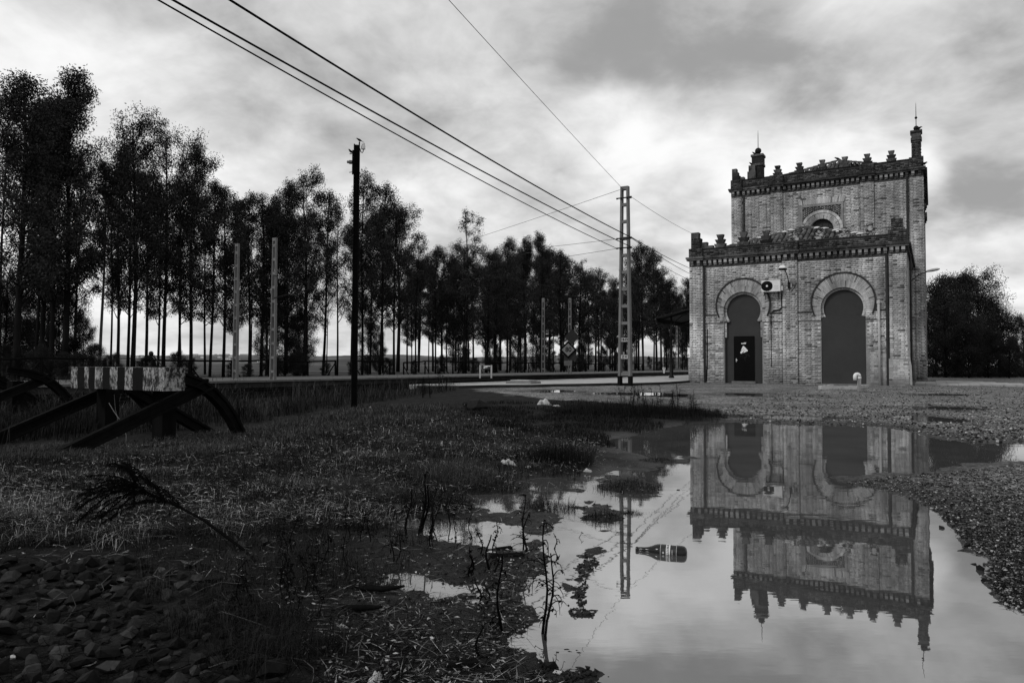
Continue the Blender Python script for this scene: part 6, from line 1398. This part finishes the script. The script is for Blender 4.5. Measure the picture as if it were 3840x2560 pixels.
WD = [(1200, 1452, .42, 3, 1.0, 1.2, 'tallest dead weed standing at the muddy puddle edge, mirrored in the water', 1.4, .10), (955, 1222, .36, 4, .3, .5, 'cluster of thick bare dead stems behind the small pools', 2.2, .0), (1010, 1205, .26, 2, .5, .7, 'dead weed just right of the bare stem cluster', 1.3, .1), (1213, 1265, .30, 2, .8, 1.1, 'dead weed with curled twigs on the point between the pools', 1.5, .05), (1130, 1270, .17, 2, 1.2, 1.2, 'curled dead weed in the middle pool', 1.4, 0), (1108, 1308, .16, 1, .7, .6, 'short thick dead stem at the mud by the middle pool', 2.2, 0), (1085, 1320, .13, 2, .9, .9, 'dead stem pair near the middle pool', 1.6, 0), (1138, 1322, .11, 1, .6, .5, 'stubby dead stem right of the stem pair', 2.0, 0), (1272, 1256, .10, 1, 1.8, 1.0, 'tiny curled weed standing alone in the open water', 1.3, .1), (1090, 1390, .12, 1, .9, .7, 'short dead stem in the lower small pool', 1.8, 0), (1118, 1392, .09, 1, .4, .3, 'thin upright stump in the lower small pool', 1.6, 0), (1110, 1520, .10, 1, .3, .3, 'lone thick stump in the bare mud', 2.0, .05), (905, 1290, .22, 2, .9, 1.0, 'dead weed left of the middle pool', 1.2, 0), (1060, 1238, .2, 2, 1.2, 1.2, 'twiggy dead weed over the middle pool', 1.1, 0), (985, 1262, .18, 2, 1.1, 1.1, 'twiggy dead weed at the left end of the middle pool', 1.1, 0), (750, 1330, .22, 3, 1.2, 1.4, 'dark twiggy bush at the edge of the mud', 1.0, .05), (680, 1360, .2, 3, 1.2, 1.5, 'dark twiggy bush below the bent reed', 1.0, -.05), (600, 1400, .2, 3, 1.3, 1.6, 'dark tangled bush above the ballast', .9, 0), (520, 1450, .16, 3, 1.3, 1.6, 'low tangled bush among the ballast', .9, 0), (720, 1440, .14, 3, 1.3, 1.6, 'low tangled bush on the mud left side', .9, 0), (830, 1260, .2, 3, 1.1, 1.3, 'twiggy weed behind the rotten branch', 1.0, 0), (640, 1290, .18, 3, 1.1, 1.4, 'twiggy weed at the foot of the bent reed', 1.0, 0), (1190, 1075, .14, 2, .8, .8, 'dead stems by the crumpled white cloth', 1.2, 0), (1145, 1105, .16, 2, .9, .9, 'dead weed left of the crumpled cloth', 1.1, 0), (1345, 1395 - 165, .05, 1, .5, .5, 'tiny weed sprig in the water by the mud strip', 1.0, 0)]
for i, (ox, oy, hh, ns_, cu_, de, lab, th, le) in enumerate(WD): weed(ox, oy, hh, 500 + i, lab, stems=ns_, curl=cu_, dens=de, thick=th, lean=le)
weed(1275, 1333, .025, 560, 'tiny cross shaped sprig floating on the water', stems=1, dens=.6, thick=.6, z=0)
def tussock(ox, oy, rad, hh, n, seed, label, mat='grass_dark', name='grass_tussock', z=.02, flat=0.0):
    p = gnd(ox, oy, z); e = empty(name, (p.x, p.y, 0), 0, label, 'grass', 'grass tussocks by the puddle'); nr = np.random.default_rng(seed); a = nr.uniform(0, 6.28, n); r_ = rad * np.sqrt(nr.uniform(0, 1, n)); x, y = r_ * np.cos(a) * 1.25, r_ * np.sin(a); h = np.maximum(ground_fields(x + p.x, y + p.y)[0], -.02); sp = (1 - .55 * (r_ / rad) ** 2)
    global rng; keep = rng; rng = nr; o = blades('blades', x, y, h, hh * .4, hh * 1.35, .0022, 1.15, mat, e, spread=sp * nr.uniform(.55, 1.15, n), kind=None, lodk=.0); rng = keep; o['kind'] = 'stuff'; return e
for i, (ox, oy, rad, hh, n, lab, mt) in enumerate([(1290, 1066, .26, .29, 2600, 'large dark grass tussock at the puddle edge', 'grass_dark'), (1045, 1110, .32, .26, 2600, 'broad paler grass tussock behind the dead stems', 'grass'), (1440, 958, .9, .52, 6500, 'big dark weed mound at the far edge of the puddle', 'grass_dark'), (1560, 960, .7, .42, 4200, 'low dark weed mound beside the big one', 'grass_dark'), (1385, 1185, .11, .075, 480, 'small grass islet standing in the puddle', 'grass_dark'), (1455, 1172, .07, .05, 300, 'thin line of grass blades standing in the puddle', 'grass_dark'), (1510, 1168, .07, .045, 260, 'last thin tuft of the grass line in the puddle', 'grass_dark'), (1440, 1118, .22, .12, 800, 'grassy islet with broad leaves near the puddle bank', 'grass_dark'), (1260, 1160, .16, .13, 700, 'grass tuft leaning over the pool by the dark rag', 'grass_dark'), (1330, 953, .55, .28, 2200, 'grass mound left of the big weed mound', 'grass_dark'), (990, 1165, .24, .20, 1700, 'dark grass tuft left of the bare stems', 'grass_dark'), (1640, 958, .5, .16, 1500, 'low grass tongue running out on the gravel', 'grass_dark'), (870, 1150, .2, .12, 1200, 'short grass tuft beyond the rotten branch', 'grass'), (1185, 1040, .25, .10, 1400, 'low grass tuft behind the crumpled cloth', 'grass'), (1510, 1056, .16, .05, 700, 'flat floating grass mat in the far arm of the puddle', 'grass_dark')]):
    tussock(ox, oy, rad, hh, n, 700 + i, lab, mt)
# taller twigs in the far weed mound and by the telegraph post
for i, (ox, oy, hh, lab) in enumerate([(1500, 945, .55, 'dark twiggy shrub on the big weed mound'), (1440, 935, .5, 'dark twiggy shrub at the left of the mound'), (1555, 950, .6, 'dark twiggy shrub at the right of the mound'), (1600, 955, .5, 'thin twiggy shrub at the gravel end of the mound'), (1470, 925, .5, 'thin twigs behind the weed mound'), (980, 915, .6, 'pale twiggy shrub at the platform end'), (1020, 905, .6, 'pale twiggy shrub touching the platform paving')]):
    weed(ox, oy, hh, 800 + i, lab, 'twiggy_shrub', 5, .5, 1.5, 1.6, 0, .08)
# broad leaved rosettes near the ballast
def rosette(ox, oy, seed, label):
    p = gnd(ox, oy, .03); rr = random.Random(seed); e = empty('leafy_plant', (p.x, p.y, hgt(p.x, p.y)), 0, label, 'plant')
    for k in range(7):
        a = rr.random() * 6.28; l = rr.uniform(.04, .075); w2 = l * .26; up = rr.uniform(.4, 1.2); d = Vector((math.cos(a), math.sin(a), up)).normalized(); s = Vector((-math.sin(a), math.cos(a), 0)); mb = MB()
        c = [d * (l * t) + Vector((0, 0, -.02 * t * t)) for t in (0, .25, .5, .75, 1)]; wd = (.004, w2 * .8, w2, w2 * .7, .002); dn = Vector((0, 0, .006))
        for q, ww in zip(c, wd): mb.v += [tuple(q - s * ww), tuple(q - dn), tuple(q + s * ww)]
        for i in range(4): b = i * 3; mb.f += [(b, b + 1, b + 4, b + 3), (b + 1, b + 2, b + 5, b + 4)]; mb.m += [0, 0]
        mb.build('leaf', M['grass'], e, smooth=True)
for i, (ox, oy) in enumerate([(200, 1355), (285, 1345), (440, 1310), (530, 1290), (560, 1265), (610, 1255), (380, 1330), (90, 1350)]): rosette(ox, oy, 900 + i, ['pair of broad leaves above the ballast chips', 'broad leaved plant at the ballast edge', 'broad leaved plant below the reed arch', 'broad leaves close under the reed stem', 'broad leaves beside the reed foot', 'small leafy plant right of the reed foot', 'leafy plant between ballast and reed', 'leafy plant at the ballast border'][i])
# bent reed with a plume
rb = gnd(600, 1300, .03); Y0 = rb.y
rd = empty('bent_reed', (rb.x, rb.y, hgt(rb.x, rb.y) - .02), 0, 'bent dead reed with a feathery plume drooping over the soil', 'plant')
PT = [dep(x, y, Y0 + dy) - Vector(rd.location) for x, y, dy in ((600, 1300, 0), (560, 1262, .02), (520, 1232, .05), (470, 1195, .08), (420, 1168, .10), (380, 1150, .12), (335, 1128, .12), (310, 1115, .12))]
mb = MB(); mb.tube(PT, [.0075, .007, .007, .0065, .006, .005, .004, .003], 6); mb.build('stem', M['stem'], rd)
rr = random.Random(77); mb = MB()
for (x1, y1, n) in ((185, 1200, 3), (175, 1165, 3), (190, 1130, 3), (215, 1100, 3), (255, 1068, 3), (285, 1072, 3), (225, 1180, 2), (320, 1100, 2), (250, 1200, 2), (300, 1165, 2)):
    for k in range(n):
        s0_ = PT[rr.choice((4, 5, 6, 7))]; e_ = dep(x1 + rr.uniform(-16, 16), y1 + rr.uniform(-10, 10), Y0 + .12 + rr.uniform(-.12, .12)) - Vector(rd.location); mid = s0_.lerp(e_, .5) + Vector((0, 0, .035)); br = [s0_, s0_.lerp(mid, .5) + Vector((0, 0, .01)), mid, mid.lerp(e_, .55) + Vector((0, 0, .008)), e_]; mb.tube(br, [.0016, .0015, .0013, .001, .0007], 3, cap=False)
        for i in range(4):
            for q in range(64):
                t = rr.random(); b0 = br[i].lerp(br[i + 1], t); d = ((br[i + 1] - br[i]).normalized() + Vector((rr.uniform(-.9, .9), rr.uniform(-.9, .9), rr.uniform(-1.3, .5)))).normalized() * rr.uniform(.012, .038); sd2 = d.cross(Vector((rr.uniform(-1, 1), rr.uniform(-1, 1), .5)))  .normalized() * .0019; mb.add([b0 - sd2, b0 + sd2, b0 + d], [(0, 1, 2)])
pm = mb.build('plume', M['stem'], rd)
# long pale dry stalks
rr = random.Random(91)
for i in range(34):
    ox, oy = rr.uniform(430, 1180) if i < 22 else rr.uniform(0, 430), rr.uniform(1330, 1560) if i < 22 else rr.uniform(1230, 1420); p = gnd(ox, oy, .03); a = rr.random() * 6.28; l = rr.uniform(.08, .26); z = hgt(p.x, p.y); mb = MB()
    pts = [Vector((math.cos(a) * l * t + .02 * math.sin(5 * t + i), math.sin(a) * l * t + .02 * math.cos(4 * t + i), .004 + .035 * math.sin(math.pi * t) * rr.random())) for t in (0, .25, .5, .75, 1)]; mb.tube(pts, [.0018, .0017, .0015, .0013, .0009], 4)
    if rr.random() < .5: q = pts[2]; mb.tube([q, q + Vector((rr.uniform(-.05, .05), rr.uniform(-.05, .05), .03))], [.0012, .0007], 3)
    tag(mb.build('dry_twig', M['twig'], loc=(p.x, p.y, z + .003)), ('thin pale dry twig lying on the mud by the pools' if i < 22 else 'thin pale dry twig lying above the ballast'), 'twig', 'dry twigs on the mud')
# thin stalks standing before the buffer stop
for i, (pts_, Y) in enumerate([([(290, 1000), (283, 975), (262, 945), (250, 925)], 8.2), ([(140, 932), (165, 915), (185, 885), (191, 862), (200, 864)], 11.5), ([(262, 905), (265, 940), (270, 960)], 9.0)]):
    P_ = [dep(x, y, Y) for x, y in pts_]; P_ = sorted(P_, key=lambda q: q.z); b = P_[0].copy(); b.z = hgt(b.x, b.y); P_ = [b - Vector((0, 0, .02))] + P_; mb = MB(); mb.tube([q - b for q in P_], .004, 4); tag(mb.build('dry_stalk', M['straw'], loc=b), ['pale dry stalk leaning before the buffer strut', 'pale bent stalk left of the striped beam', 'thin dry stalk under the striped beam'][i], 'plant')
# ------------------------------------------------------------------ bottle
b0, b1 = gnd(1460, 1263, .0), gnd(1578, 1273, .0); ax = (b1 - b0); ln = ax.length; k = ln / .29
bt = empty('beer_bottle', b0 + Vector((0, 0, .006)), math.atan2(ax.y, ax.x), 'brown beer bottle with printed bands floating on its side in the puddle', 'bottle'); bt.scale = (k, k, k)
prof = [(.010, .0), (.0135, .001), (.0150, .004), (.0150, .014), (.0135, .016), (.0135, .020), (.0145, .022), (.0155, .05), (.019, .072), (.026, .093), (.034, .110), (.0385, .125), (.040, .14), (.040, .262), (.037, .276), (.028, .286), (.012, .290)]
mb = MB(); mb.lathe(prof, 28, (0, 0, 0), 'x'); t = MT('brown_glass'); t.grey(.008); t.rough(.16, .25); mb.build('body', t.m, bt, smooth=True)
def band(x0, x1, r_, mat, name, a0=0, a1=360):
    mb = MB(); n = 30
    for i in range(n + 1):
        a = math.radians(a0 + (a1 - a0) * i / n); mb.v += [(x0, r_ * math.cos(a), r_ * math.sin(a)), (x1, r_ * math.cos(a), r_ * math.sin(a))]
    for i in range(n): mb.f.append((2 * i, 2 * i + 1, 2 * i + 3, 2 * i + 2)); mb.m.append(0)
    return mb.build(name, mat, bt, smooth=True)
lb = simple('label_white', .55, .5, .3, .1, 30); ld = simple('label_dark', .010, .4, .4, .1, 30)
band(.148, .232, .0404, ld, 'dark_label'); wb = band(.176, .199, .0408, lb, 'white_label'); band(.204, .230, .0408, lb, 'side_label', 60, 95); band(.144, .1455, .0406, lb, 'line'); band(.233, .2345, .0406, lb, 'line')
def wrap_text(s, size, x_c, r_, a_c, mat, name, bold=0.0):
    """text running round the bottle: letters climb the side towards the viewer's top"""
    me = text_mesh(s, size, mat, 0, bold)
    for v in me.vertices:
        a = a_c + v.co.x / r_ ; x = x_c + (-v.co.y) * -1.0 * 1
        v.co = (x_c - v.co.y, -r_ * math.cos(a), r_ * math.sin(a))
    return link(name, me, bt)
blk = simple('label_black', .01, .5, .3)
wrap_text('ANDALUZ/SUR', .0175, .1875, .0411, math.radians(2), blk, 'lettering', .0006); wrap_text('Cruzcampo', .010, .210, .0409, math.radians(-3), lb, 'lettering'); wrap_text('+', .022, .162, .0408, math.radians(5), lb, 'emblem', .0008)
